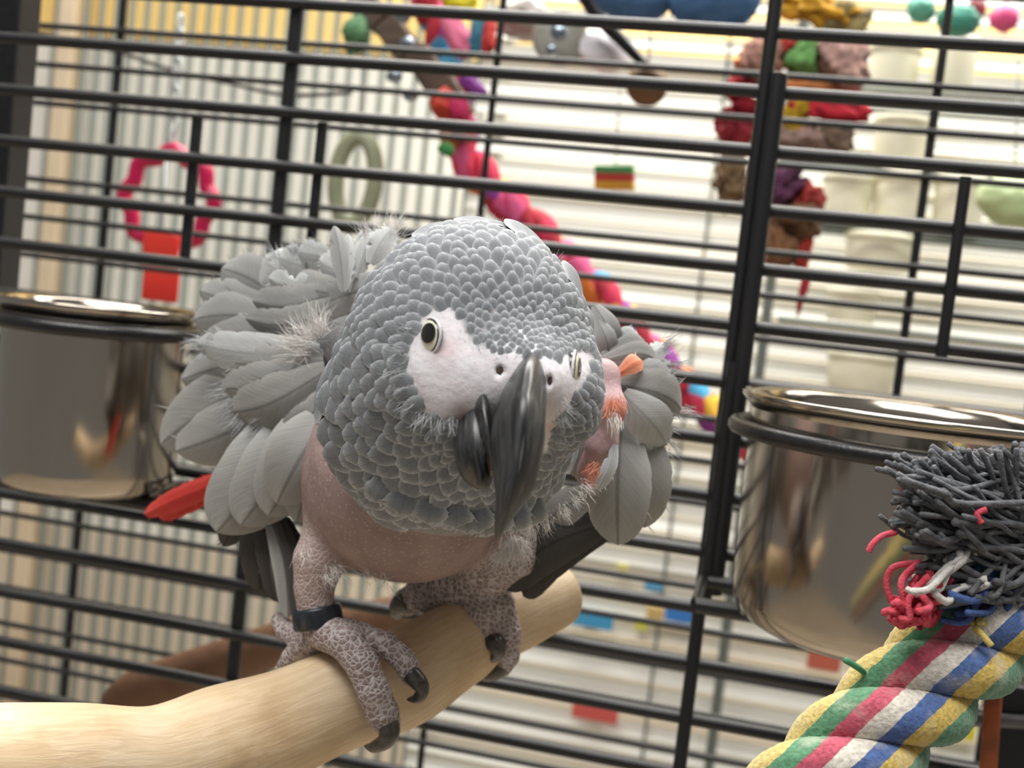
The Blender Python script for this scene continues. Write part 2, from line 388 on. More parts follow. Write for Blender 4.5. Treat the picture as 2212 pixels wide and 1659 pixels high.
white = sm01((3-polydist(bp, POLY))/16)*((BV[:,2] < .312) & (facing > -.35))*np.clip(headw*1.5, 0, 1)
colr = colr*(1-white[:,None])+white[:,None]*np.array(lin('#dbd9df'))
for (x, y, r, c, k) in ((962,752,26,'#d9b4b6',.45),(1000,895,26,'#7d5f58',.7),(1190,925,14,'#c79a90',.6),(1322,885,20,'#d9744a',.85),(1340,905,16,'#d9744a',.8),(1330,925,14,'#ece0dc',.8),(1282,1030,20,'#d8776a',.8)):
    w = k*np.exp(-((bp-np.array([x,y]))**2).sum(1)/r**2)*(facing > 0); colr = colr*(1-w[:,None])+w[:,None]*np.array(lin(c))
parrot = thing('parrot', toW(C(860,1420,.385)), 'grey parrot with a bare pink belly crouching on the wooden perch', 'parrot')
def attr_mat():
    m = bpy.data.materials.new('parrot_skin'); m.use_nodes = True; N, L = nt(m); b = N['Principled BSDF']
    b.inputs['Roughness'].default_value = .62; b.inputs['Subsurface Weight'].default_value = .12; b.inputs['Subsurface Radius'].default_value = (.004,.002,.0015); b.inputs['Subsurface Scale'].default_value = .5
    ca = N.new('ShaderNodeAttribute'); ca.attribute_name = 'skin'; fa = N.new('ShaderNodeAttribute'); fa.attribute_name = 'scaly'
    tc = N.new('ShaderNodeTexCoord')
    vo = N.new('ShaderNodeTexVoronoi'); vo.feature = 'DISTANCE_TO_EDGE'; vo.inputs['Scale'].default_value = 560; L.new(tc.outputs['Object'], vo.inputs['Vector'])
    ed = N.new('ShaderNodeMapRange'); ed.inputs[1].default_value = .02; ed.inputs[2].default_value = .22; ed.inputs[3].default_value = 1; ed.inputs[4].default_value = 0; L.new(vo.outputs['Distance'], ed.inputs[0])
    nz = N.new('ShaderNodeTexNoise'); nz.inputs['Scale'].default_value = 420; nz.inputs['Detail'].default_value = 5; L.new(tc.outputs['Object'], nz.inputs['Vector'])
    nb_ = N.new('ShaderNodeTexNoise'); nb_.inputs['Scale'].default_value = 130; nb_.inputs['Detail'].default_value = 3; L.new(tc.outputs['Object'], nb_.inputs['Vector'])
    m1 = N.new('ShaderNodeMix'); m1.data_type = 'RGBA'; m1.blend_type = 'MULTIPLY'; m1.inputs[0].default_value = .5
    r1 = N.new('ShaderNodeValToRGB'); r1.color_ramp.elements[0].position = .3; r1.color_ramp.elements[0].color = (.62,.56,.56,1); r1.color_ramp.elements[1].position = .7; r1.color_ramp.elements[1].color = (1.1,1.1,1.1,1)
    L.new(nb_.outputs[0], r1.inputs[0]); L.new(ca.outputs['Color'], m1.inputs[6]); L.new(r1.outputs[0], m1.inputs[7])
    mu = N.new('ShaderNodeMath'); mu.operation = 'MULTIPLY'; L.new(ed.outputs[0], mu.inputs[0]); L.new(fa.outputs['Fac'], mu.inputs[1])
    mu2 = N.new('ShaderNodeMath'); mu2.operation = 'MULTIPLY'; mu2.inputs[1].default_value = .72; L.new(mu.outputs[0], mu2.inputs[0])
    m2 = N.new('ShaderNodeMix'); m2.data_type = 'RGBA'; L.new(mu2.outputs[0], m2.inputs[0]); L.new(m1.outputs[2], m2.inputs[6]); m2.inputs[7].default_value = (*lin('#dad2d2'),1)
    v2_ = N.new('ShaderNodeTexVoronoi'); v2_.inputs['Scale'].default_value = 620; L.new(tc.outputs['Object'], v2_.inputs['Vector'])
    sp_ = N.new('ShaderNodeMapRange'); sp_.inputs[1].default_value = .12; sp_.inputs[2].default_value = .34; sp_.inputs[3].default_value = .34; sp_.inputs[4].default_value = 0; L.new(v2_.outputs['Distance'], sp_.inputs[0])
    ns_ = N.new('ShaderNodeMath'); ns_.operation = 'SUBTRACT'; ns_.inputs[0].default_value = 1; L.new(fa.outputs['Fac'], ns_.inputs[1]); ms_ = N.new('ShaderNodeMath'); ms_.operation = 'MULTIPLY'; L.new(sp_.outputs[0], ms_.inputs[0]); L.new(ns_.outputs[0], ms_.inputs[1])
    m8 = N.new('ShaderNodeMix'); m8.data_type = 'RGBA'; L.new(ms_.outputs[0], m8.inputs[0]); L.new(m2.outputs[2], m8.inputs[6]); m8.inputs[7].default_value = (*lin('#cdb9b4'),1)
    L.new(m8.outputs[2], b.inputs['Base Color'])
    b1 = N.new('ShaderNodeBump'); b1.inputs['Strength'].default_value = .5; b1.inputs['Distance'].default_value = .0007; L.new(nz.outputs[0], b1.inputs['Height'])
    b2 = N.new('ShaderNodeBump'); b2.invert = True; b2.inputs['Strength'].default_value = .7; b2.inputs['Distance'].default_value = .0009; L.new(mu.outputs[0], b2.inputs['Height']); L.new(b1.outputs[0], b2.inputs['Normal']); L.new(b2.outputs[0], b.inputs['Normal'])
    ea = N.new('ShaderNodeAttribute'); ea.attribute_name = 'eye_distance'
    wv = N.new('ShaderNodeMath'); wv.operation = 'SINE'; m5 = N.new('ShaderNodeMath'); m5.operation = 'MULTIPLY_ADD'; m5.inputs[1].default_value = 6200; L.new(ea.outputs['Fac'], m5.inputs[0])
    m6 = N.new('ShaderNodeMath'); m6.operation = 'MULTIPLY'; m6.inputs[1].default_value = 7; L.new(nb_.outputs[0], m6.inputs[0]); L.new(m6.outputs[0], m5.inputs[2]); L.new(m5.outputs[0], wv.inputs[0])
    fo = N.new('ShaderNodeMapRange'); fo.inputs[1].default_value = .0042; fo.inputs[2].default_value = .0095; fo.inputs[3].default_value = 1; fo.inputs[4].default_value = 0; L.new(ea.outputs['Fac'], fo.inputs[0])
    m7 = N.new('ShaderNodeMath'); m7.operation = 'MULTIPLY'; L.new(wv.outputs[0], m7.inputs[0]); L.new(fo.outputs[0], m7.inputs[1])
    b3 = N.new('ShaderNodeBump'); b3.inputs['Strength'].default_value = .5; b3.inputs['Distance'].default_value = .0004; L.new(m7.outputs[0], b3.inputs['Height']); L.new(b2.outputs[0], b3.inputs['Normal']); L.new(b3.outputs[0], b.inputs['Normal'])
    return m
bw = toW(BV); body = part('body', bw, BQ.tolist(), attr_mat(), parrot)
at_ = body.data.color_attributes.new('skin', 'FLOAT_COLOR', 'POINT'); at_.data.foreach_set('color', np.hstack([colr, np.ones((len(BV),1))]).astype(np.float32).ravel())
at_ = body.data.attributes.new('scaly', 'FLOAT', 'POINT'); at_.data.foreach_set('value', footw.astype(np.float32))
_ed = np.linalg.norm(BV-C(921,727,.2845), axis=1); at_ = body.data.attributes.new('eye_distance', 'FLOAT', 'POINT'); at_.data.foreach_set('value', _ed.astype(np.float32))
bvh = BVHTree.FromPolygons([Vector(v) for v in BV], BQ.tolist())      # in camera frame
def hit(px, py):
    d = Vector(C(px, py, 1.0)).normalized(); p, n, i, t = bvh.ray_cast(Vector((0,0,0)), d)
    return (np.array(p), np.array(n)) if p else (None, None)
# --- feather materials
def feather_mat(name, base, edge, shaft, barb=90, rough=.7, edge_pow=.72, var=.12, basek=1):
    m = bpy.data.materials.new(name); m.use_nodes = True; N, L = nt(m); b = N['Principled BSDF']; b.inputs['Roughness'].default_value = rough
    b.inputs['Specular IOR Level'].default_value = .2
    uv = N.new('ShaderNodeUVMap'); sp = N.new('ShaderNodeSeparateXYZ'); L.new(uv.outputs[0], sp.inputs[0])
    def mth(op, a, b_=None):
        n = N.new('ShaderNodeMath'); n.operation = op
        for i, v in enumerate((a, b_)):
            if v is None: continue
            if isinstance(v, (int, float)): n.inputs[i].default_value = v
            else: L.new(v, n.inputs[i])
        return n.outputs[0]
    ux = mth('ABSOLUTE', mth('SUBTRACT', mth('MULTIPLY', sp.outputs[0], 2), 1))        # 0 shaft .. 1 edge
    v2 = mth('POWER', sp.outputs[1], 5); rim = mth('MAXIMUM', mth('POWER', ux, 3.5), v2)
    rimr = N.new('ShaderNodeMapRange'); rimr.inputs[1].default_value = .10; rimr.inputs[2].default_value = 1; L.new(rim, rimr.inputs[0])
    sh_ = N.new('ShaderNodeMapRange'); sh_.inputs[1].default_value = .03; sh_.inputs[2].default_value = .09; sh_.inputs[3].default_value = 1; sh_.inputs[4].default_value = 0; L.new(ux, sh_.inputs[0])
    ph = mth('ADD', mth('MULTIPLY', sp.outputs[1], barb), mth('MULTIPLY', ux, -barb*.33))
    cv = N.new('ShaderNodeCombineXYZ'); L.new(ph, cv.inputs[0]); L.new(mth('MULTIPLY', sp.outputs[0], 3), cv.inputs[1])
    oi = N.new('ShaderNodeObjectInfo'); L.new(mth('MULTIPLY', oi.outputs['Random'], 37), cv.inputs[2])
    nz = N.new('ShaderNodeTexNoise'); nz.inputs['Scale'].default_value = 1; nz.inputs['Detail'].default_value = 2; L.new(cv.outputs[0], nz.inputs['Vector'])
    c1 = N.new('ShaderNodeMix'); c1.data_type = 'RGBA'; c1.inputs[6].default_value = (*lin(base),1); c1.inputs[7].default_value = (*lin(edge),1); L.new(mth('MULTIPLY', rimr.outputs[0], edge_pow), c1.inputs[0])
    c2 = N.new('ShaderNodeMix'); c2.data_type = 'RGBA'; L.new(mth('MULTIPLY', sh_.outputs[0], .6), c2.inputs[0]); L.new(c1.outputs[2], c2.inputs[6]); c2.inputs[7].default_value = (*lin(shaft),1)
    val = mth('ADD', mth('MULTIPLY', nz.outputs[0], .5), mth('ADD', .75-var/2, mth('MULTIPLY', oi.outputs['Random'], var)))
    if basek < 1:
        vr = N.new('ShaderNodeMapRange'); vr.inputs[1].default_value = .30; vr.inputs[2].default_value = .85; vr.inputs[3].default_value = basek; vr.inputs[4].default_value = 1; L.new(sp.outputs[1], vr.inputs[0]); val = mth('MULTIPLY', val, vr.outputs[0])
    hs = N.new('ShaderNodeHueSaturation'); L.new(val, hs.inputs['Value']); L.new(c2.outputs[2], hs.inputs['Color']); L.new(hs.outputs[0], b.inputs['Base Color'])
    bm_ = N.new('ShaderNodeBump'); bm_.inputs['Strength'].default_value = .35; bm_.inputs['Distance'].default_value = .0004; L.new(nz.outputs[0], bm_.inputs['Height']); L.new(bm_.outputs[0], b.inputs['Normal'])
    return m
FM = {'head': feather_mat('head_feather_grey', '#7c8085', '#bcbfc3', '#73767b', 26, edge_pow=.8),
      'mid': feather_mat('wing_feather_grey', '#8f8f8e', '#a9a9a7', '#5a5a58', 120),
      'pale': feather_mat('pale_feather', '#a9abac', '#c9cccd', '#8b8c8c', 90),
      'dark': feather_mat('dark_flight_feather', '#474543', '#55524f', '#2f2d2c', 120),
      'red': feather_mat('red_tail_feather', '#c23f39', '#d65a50', '#9a2b28', 120),
      'orange': feather_mat('orange_tipped_feather', '#d98a6c', '#e8b8a4', '#cf6a48', 60),
      'chest': feather_mat('chest_feather', '#7c8085', '#bcbfc3', '#73767b', 40, edge_pow=.8)}
m_down = mat('white_down', '#ece9e6', '#d8d6d4', rough=.8, scale=200)
m_downg = mat('grey_down', '#b9bcbf', '#9c9fa2', rough=.8, scale=200)
# --- small scale-like head feathers
def flake(nx=5, ny=6, dome=.16, tipk=3.2, teeth=0.0):
    V, U, Fc = [], [], []
    for j in range(ny+1):
        t = 1-(1-j/ny)**1.5; w = (.55+.45*math.sin(min(t/.55,1)*math.pi/2))*math.sqrt(max(1-t**tipk, 0.0)) if t < 1 else .0
        w = max(w, .30)
        for i in range(nx+1):
            u = i/nx*2-1
            V.append((u*.5*w, t-.12*u*u*w+(teeth*(i%2)*(.4+.6*abs(u)) if j == ny else 0), dome*(1-(u*w)**2)*(.35+.65*t)-.22*max(t-.62,0)**2*3)); U.append((i/nx, t))
    for j in range(ny):
        for i in range(nx): a = j*(nx+1)+i; Fc.append((a, a+1, a+nx+2, a+nx+1))
    return np.array(V), Fc, np.array(U)
fv = [flake(), flake(5,6,.2,2.4), flake(5,6,.13,4.2)]
fme = [mesh('head_feather', a, b, FM['head'], c) for a, b, c in (flake(13,7,.10,4.0,.05), flake(13,7,.12,3.4,.06), flake(13,7,.08,5.0,.05))]
hsel = np.where((Wt[:,0]+Wt[:,1]+.8*Wt[:,4] > .5) & (BV[:,2] < .385))[0]
Bk = C(1112,865,.266)
cand = rng.permutation(hsel); acc_p, acc_s = [], []
pd_all = polydist(bp, POLY)
arr = np.zeros((0,3)); arr_s = np.zeros(0)
buf_p, buf_s = np.zeros((4000,3)), np.zeros(4000); nacc = 0; chosen = []
for i in cand[:26000]:
    p = BV[i]; x, y = bp[i]
    if facing[i] > -.2 and pd_all[i] < 2 and p[2] < .312: continue
    if facing[i] > 0 and 975 < x < 1180 and 850 < y < 1040 and p[2] < .30 and (x > 985 or y < 1010): continue
    if y > 1128 or (facing[i] > 0 and y > 1045+.30*(abs(x-1010))*0+ (30 if x < 1000 else 70) and x > 1215): continue
    dd = np.linalg.norm(p-Bk); s = .0006+.078*dd
    if y < 760 and facing[i] > 0: s *= .74
    if x < 900 and y > 640: s *= 1.10
    if facing[i] < -.1: s *= 1.5
    if nacc:
        q = buf_p[:nacc]-p
        if ((q*q).sum(1) < (.5*(s+buf_s[:nacc])*.92)**2).any(): continue
    buf_p[nacc] = p; buf_s[nacc] = s; nacc += 1; chosen.append(i)
    if nacc >= 1500: break
Mc = np.eye(4); Mc[:3,:3] = M3; Mc[:3,3] = CAM; Mcam = Matrix(Mc.tolist())
fl = []
for i, s in zip(chosen, buf_s[:nacc]):
    p, n = BV[i], BN[i]; t = p-Bk; t = t-n*(t@n); t /= np.linalg.norm(t)+1e-9
    t = t+rng.normal(0,.10,3); t = t-n*(t@n); t /= np.linalg.norm(t)
    a = math.radians(rng.uniform(11,19)); y_ = t*math.cos(a)+n*math.sin(a); z_ = n*math.cos(a)-t*math.sin(a); x_ = np.cross(y_, z_)
    w, l = s*1.72*rng.uniform(.92,1.1), s*1.85*rng.uniform(.92,1.12)
    o_ = p-t*l*.62-n*(.10*l)
    M = np.eye(4); M[:3,0], M[:3,1], M[:3,2], M[:3,3] = x_*w, y_*l, z_*l, o_
    fl.append((s*(1 if facing[i] > -.1 else .4), M))
fl.sort(key=lambda q: -q[0])
for k, (s, M) in enumerate(fl[:300]):
    link('head_feather', fme[k%3], parrot, Mcam @ Matrix(M.tolist()))
mb = MB()
for k, (s, M) in enumerate(fl[300:]):
    a, b, c = fv[k%3]; mb.add(toW(a @ M[:3,:3].T+M[:3,3]), b, c)
tag(mb.build('small_head_feathers', FM['head'], parrot), kind='stuff')
print('head feathers', nacc)
# --- eyes
def cap(c, n, R_, a0, a1, seg=28, rings=5):
    n = n/np.linalg.norm(n); x = np.cross(n, [0.3,1,0.2]); x /= np.linalg.norm(x); y = np.cross(n, x); V = []
    for k in range(rings+1):
        a = a0+(a1-a0)*k/rings
        for j in range(seg):
            th = 2*math.pi*j/seg; V.append(c+R_*(math.cos(a)*n+math.sin(a)*(math.cos(th)*x+math.sin(th)*y)))
    return np.array(V), [(k*seg+j, k*seg+(j+1)%seg, (k+1)*seg+(j+1)%seg, (k+1)*seg+j) for k in range(rings) for j in range(seg)]
m_eye = mat('eye_rim', '#2a2925', '#3a372f', rough=.25, coat=.6)
m_iris = mat('pale_iris', '#e6e4cf', '#d6d3ba', rough=.22, scale=900, coat=.9)
m_pup = mat('pupil_black', '#050505', rough=.06, coat=1)
m_lid = mat('eyelid_skin', '#dcd8dc', '#c9c4c9', rough=.7, scale=500, bump=.3)
def eye(px, py, ndir, r=.0042, sink=.30):
    p, n = hit(px, py)
    if p is None: p = C(px, py, .300)
    n = np.asarray(ndir, float); n /= np.linalg.norm(n); c = p-n*r*sink
    def flat(V): h_ = (V-c) @ n; return V-np.outer(h_*.55, n)
    V, Fc = cap(c, n, r, 0, 1.75); e = part('eye', toW(flat(V)), Fc, m_eye, parrot)
    V, Fc = cap(c, n, r*1.012, 0, 1.12); part('iris', toW(flat(V)+n*.00015), Fc, m_iris, e)
    off = n+np.array([.34,-.20,-.26]); V, Fc = cap(c, off, r*1.02, 0, .60); part('pupil', toW(flat(V)+n*.0004), Fc, m_pup, e)
    th = np.linspace(0, 2*math.pi, 41); x = np.cross(n, [0.3,1,0.2]); x /= np.linalg.norm(x); y = np.cross(n, x)
    P = np.array([c+n*r*.10+r*1.03*(math.cos(t)*x+math.sin(t)*y) for t in th]); V, Fc, U = tube(toW(P), .00035, 8, cap=False); part('eyelid', V, Fc, m_lid, parrot)
eye(921, 727, (-.76,-.10,-.62))
eye(1249, 798, (.985,.08,-.10), sink=.36)
# --- nostrils
m_dark = mat('nostril_skin', '#4a3731', '#553f38', rough=.9, scale=400)
for px, py, rx_, ry_ in ((1080,801,10.5,12.5),(1186,823,6,13)):
    p, n = hit(px, py)
    bm = bmesh.new(); bmesh.ops.create_uvsphere(bm, u_segments=16, v_segments=10, radius=1)
    V = np.array([v.co[:] for v in bm.verts]); Fc = [tuple(v.index for v in f.verts) for f in bm.faces]; bm.free()
    V = V*np.array([PX(rx_,.27), PX(ry_,.27), .0006])
    z_ = n; x_ = np.array([1,.15,0])-z_*(np.array([1,.15,0])@z_); x_ /= np.linalg.norm(x_); y_ = np.cross(z_, x_)
    part('nostril', toW(V @ np.array([x_,y_,z_])+p+n*.0008), Fc, m_dark, parrot)
# --- beak
def beak_mat():
    m = bpy.data.materials.new('beak_horn'); m.use_nodes = True; N, L = nt(m); b = N['Principled BSDF']; b.inputs['Roughness'].default_value = .34
    uv = N.new('ShaderNodeUVMap'); mp = N.new('ShaderNodeMapping'); mp.inputs['Scale'].default_value = (14,3,1); L.new(uv.outputs[0], mp.inputs[0])
    n1 = N.new('ShaderNodeTexNoise'); n1.inputs['Scale'].default_value = 2.2; n1.inputs['Detail'].default_value = 6; L.new(mp.outputs[0], n1.inputs['Vector'])
    r = N.new('ShaderNodeValToRGB'); r.color_ramp.elements[0].color = (*lin('#17181a'),1); r.color_ramp.elements[0].position = .38
    r.color_ramp.elements[1].color = (*lin('#3e3f42'),1); r.color_ramp.elements[1].position = .66; L.new(n1.outputs[0], r.inputs[0])
    sp = N.new('ShaderNodeSeparateXYZ'); L.new(uv.outputs[0], sp.inputs[0]); mr = N.new('ShaderNodeMapRange'); mr.inputs[1].default_value = .80; mr.inputs[2].default_value = .95; L.new(sp.outputs[1], mr.inputs[0])
    mx = N.new('ShaderNodeMix'); mx.data_type = 'RGBA'; L.new(mr.outputs[0], mx.inputs[0]); L.new(r.outputs[0], mx.inputs[6]); mx.inputs[7].default_value = (*lin('#4a3e37'),1); mq = N.new('ShaderNodeMapping'); mq.inputs['Scale'].default_value = (46,5,1); mq.inputs['Rotation'].default_value = (0,0,.12); L.new(uv.outputs[0], mq.inputs[0])
    n3 = N.new('ShaderNodeTexNoise'); n3.inputs['Scale'].default_value = 1.6; n3.inputs['Detail'].default_value = 5; L.new(mq.outputs[0], n3.inputs['Vector'])
    m3_ = N.new('ShaderNodeMapRange'); m3_.inputs[1].default_value = .60; m3_.inputs[2].default_value = .70; m3_.inputs[4].default_value = .55; L.new(n3.outputs[0], m3_.inputs[0])
    my = N.new('ShaderNodeMix'); my.data_type = 'RGBA'; L.new(m3_.outputs[0], my.inputs[0]); L.new(mx.outputs[2], my.inputs[6]); my.inputs[7].default_value = (*lin('#8d8d8c'),1); L.new(my.outputs[2], b.inputs['Base Color'])
    bp_ = N.new('ShaderNodeBump'); bp_.inputs['Strength'].default_value = .3; bp_.inputs['Distance'].default_value = .0005; L.new(n1.outputs[0], bp_.inputs['Height']); L.new(bp_.outputs[0], b.inputs['Normal']); return m
m_beak = beak_mat()
def loft(secs, n=36, seg=28, keel=.25, rotdeg=-10):
    A = np.array([[*C(x,y,d), PX(hw,d), th] for x,y,d,hw,th in secs]); Q = spline(A, n)
    P = Q[:,:3]; T = np.gradient(P, axis=0); T /= np.linalg.norm(T, axis=1)[:,None]
    side = np.array([math.cos(math.radians(10)), math.sin(math.radians(10)), 0]); V, U = [], []
    for p, t, hw, th in zip(P, T, Q[:,3], Q[:,4]):
        x = side-t*(side@t); x /= np.linalg.norm(x); z = np.cross(x, t); 
        if z[2] > 0: z = -z
        for j in range(seg):
            a = 2*math.pi*j/seg; c, s_ = math.cos(a), math.sin(a)
            k = 1+keel*max(s_,0)**6
            V.append(p+x*max(hw,1e-4)*c*(1-.12*abs(s_))+z*max(th,1e-4)*s_*k); U.append((j/seg, 0))
    U = np.array(U); U[:,1] = np.repeat(np.linspace(0,1,n), seg)
    Fc = [(i*seg+j, i*seg+(j+1)%seg, (i+1)*seg+(j+1)%seg, (i+1)*seg+j) for i in range(n-1) for j in range(seg)]+[tuple(range(seg))[::-1], tuple((n-1)*seg+j for j in range(seg))]
    return toW(np.array(V)), Fc, U
mb = MB()
mb.add(*loft([(1145,804,.2768,25,.003),(1141,822,.2740,37,.0065),(1136,848,.2708,45,.0088),(1127,882,.2672,53,.0105),(1120,922,.2645,58,.0114),(1118,955,.2625,58,.0118),(1114,1020,.2600,49,.0105),(1104,1070,.2590,36,.0080),(1092,1105,.2590,23,.0052),(1081,1135,.2600,13,.0032),(1075,1156,.2620,6,.0016),(1074,1162,.2630,2,.0006)]))
mb.add(*loft([(1044,856,.2760,9,.003),(1041,885,.2730,18,.005),(1046,930,.2705,17,.006),(1056,980,.2680,12,.005),(1064,1020,.2660,6,.003)], keel=0))
mb.build('upper_mandible', m_beak, parrot)
part('lower_mandible', *loft([(1022,885,.2830,30,.006),(1026,920,.2790,42,.0080),(1026,965,.2755,46,.0092),(1030,1005,.2735,42,.0088),(1040,1035,.2725,30,.0065),(1048,1052,.2725,14,.0030)], keel=0)[:2], m_beak, parrot, uv=loft([(1022,885,.2830,30,.006),(1026,920,.2790,42,.0080),(1026,965,.2755,46,.0092),(1030,1005,.2735,42,.0088),(1040,1035,.2725,30,.0065),(1048,1052,.2725,14,.0030)], keel=0)[2]*np.array([1,.6]))
# --- claws, leg band
m_claw = mat('claw_horn', '#2b2826', '#4a4541', rough=.35, scale=500, coat=.2)
for pts in ([(834,1556,.3615,.0036),(841,1578,.3600,.0033),(831,1602,.3610,.0025),(806,1614,.3640,.0018),(788,1611,.3655,.0004)],
            [(888,1456,.3645,.0030),(906,1476,.3630,.0027),(912,1494,.3630,.0021),(900,1509,.3640,.0017),(880,1511,.3650,.0004)],
            [(1060,1378,.3980,.0038),(1073,1394,.3955,.0032),(1075,1410,.3965,.0023),(1060,1422,.3990,.0017),(1044,1420,.4000,.0004)],
            [(1088,1430,.4040,.0034),(1072,1450,.4050,.0029),(1050,1461,.4080,.0019),(1026,1462,.4110,.0005)],
            [(886,1296,.4100,.0044),(866,1306,.4120,.0038),(857,1322,.4140,.0026),(862,1338,.4160,.0006)]):
    Q = spline([[*C(*p[:3]), p[3]] for p in pts], 18); V, Fc, U = tube(toW(Q[:,:3]), np.maximum(Q[:,3], .0003), 14); part('claw', V, Fc, m_claw, parrot)
th = np.linspace(0, 2*math.pi, 49); c0 = C(686,1333,.3735); axd = C(692,1370,.3725)-C(680,1290,.3735); axd /= np.linalg.norm(axd)
x_ = np.cross(axd, [0,0,1]); x_ /= np.linalg.norm(x_); y_ = np.cross(axd, x_)
prof = [(-.0032,.0064),(-.0032,.0074),(-.0024,.0078),(.0024,.0078),(.0032,.0074),(.0032,.0064),(-.0032,.0064)]
V = [c0+axd*a+r*(math.cos(t)*x_+math.sin(t)*y_) for a, r in prof for t in th[:-1]]
part('leg_band', toW(np.array(V)), [(i*48+j, i*48+(j+1)%48, (i+1)*48+(j+1)%48, (i+1)*48+j) for i in range(len(prof)-1) for j in range(48)], mat('leg_band_metal', '#3a3f48', '#2b2f36', rough=.35, metal=.5, scale=300), parrot)
# --- large feathers
def feather(base, tip, wpx, kind='mid', bend=0.0, lift=.004, fray=.0, parent=None, name='feather', tw=0.0, round_=5.0, start=.35, curl=.0, barbs=0):
    a, b = C(*base), C(*tip); n, nx = 22, 8; d = b-a; ln = np.linalg.norm(d); t = d/ln
    view = -(a+b)/np.linalg.norm(a+b); lat = np.cross(t, view); lat /= np.linalg.norm(lat); nor = np.cross(lat, t)
    c_, s_ = math.cos(tw), math.sin(tw); lat, nor = c_*lat+s_*nor, c_*nor-s_*lat
    wid = PX(wpx, (base[2]+tip[2])/2)/2; V, U = [], []
    jit = rng.normal(0, 1, (n+1,2))
    for j in range(n+1):
        s = 1-(1-j/n)**1.7; w = wid*(start+(1-start)*math.sin(min(s/.55,1)*math.pi/2))*math.sqrt(max(1-s**round_, 0)); w = max(w, wid*.03)
        cpt = a+d*s+lat*bend*math.sin(s*math.pi)*ln+nor*(lift*math.sin(s*math.pi)-curl*s*s)
        for i in range(nx+1):
            u = i/nx*2-1; ww = w
            if fray and abs(u) > .6: ww = w*(1-fray*max(jit[j,int(u>0)]-.7,0)*(abs(u)-.5)*1.6)
            V.append(cpt+lat*u*ww-nor*(.22*w*u*u)-t*(.16*ww*abs(u)*s*s) + nor*(.0004 if i == nx//2 else 0)); U.append((i/nx, s))
    Fc = [(j*(nx+1)+i, j*(nx+1)+i+1, (j+1)*(nx+1)+i+1, (j+1)*(nx+1)+i) for j in range(n) for i in range(nx)]
    V = np.array(V); U = np.array(U); k = len(V); Ve, Ue = [], []
    for _ in range(barbs):                                     # loose barbs along the margin
        j = int(rng.integers(4, n)); sd = int(rng.integers(0,2)); i = nx if sd else 0
        p = V[j*(nx+1)+i]; dr = t*rng.uniform(.6,1.1)+lat*(1 if sd else -1)*rng.uniform(.3,.9); dr /= np.linalg.norm(dr); L_ = wid*rng.uniform(.18,.5); hw = .00018
        Ve += [p-t*hw*2, p+t*hw*2, p+dr*L_+nor*rng.uniform(-.3,.5)*L_]; Fc.append((k, k+1, k+2)); k += 3; Ue += [(i/nx,.9)]*3
    if Ve: V = np.vstack([V, Ve]); U = np.vstack([U, Ue])
    return part(name, toW(V), Fc, FM[kind], parent or parrot, U)
def tuft(pts, n, length, mtl, spread=.5, name='down_tuft', wpx=3, droop=0.0):
    mb = MB()
    for _ in range(int(n*3)):
        (x, y, d), (dx, dy) = pts[int(rng.integers(len(pts)))]
        p = C(x+rng.normal(0,9), y+rng.normal(0,9), d+rng.normal(0,.0012)); dr = np.array([dx, dy, -.25])+rng.normal(0, spread, 3); dr /= np.linalg.norm(dr)
        L_ = length*rng.uniform(.4,1.0); q = dr+rng.normal(0,.18,3); P = np.array([p, p+dr*L_*.5, p+(dr*.5+q*.5)*L_+np.array([0,droop*L_,0])])
        P = spline(P, 6); lat = np.cross(dr, rng.normal(0,1,3)); lat /= np.linalg.norm(lat); hw = PX(wpx*.5, d)/2*np.linspace(1,.2,6)
        V = np.vstack([P-lat*hw[:,None], P+lat*hw[:,None]]); mb.add(toW(V), [(i,i+1,7+i,6+i) for i in range(5)])
    return tag(mb.build(name, mtl, parrot), kind='stuff')
def near(x, y, d): p = np.array(bvh.find_nearest(Vector(C(x, y, d)))[0]); return (*topix(p[None])[0], p[2])
def wing(px, py, d, name='wing'):
    o = bpy.data.objects.new(name, None); COL.objects.link(o); o.parent = parrot; o.location = Vector(toW(C(px,py,d)))-Vector(parrot.location); o.empty_display_size = .01; return o
lw = wing(740, 700, .38)
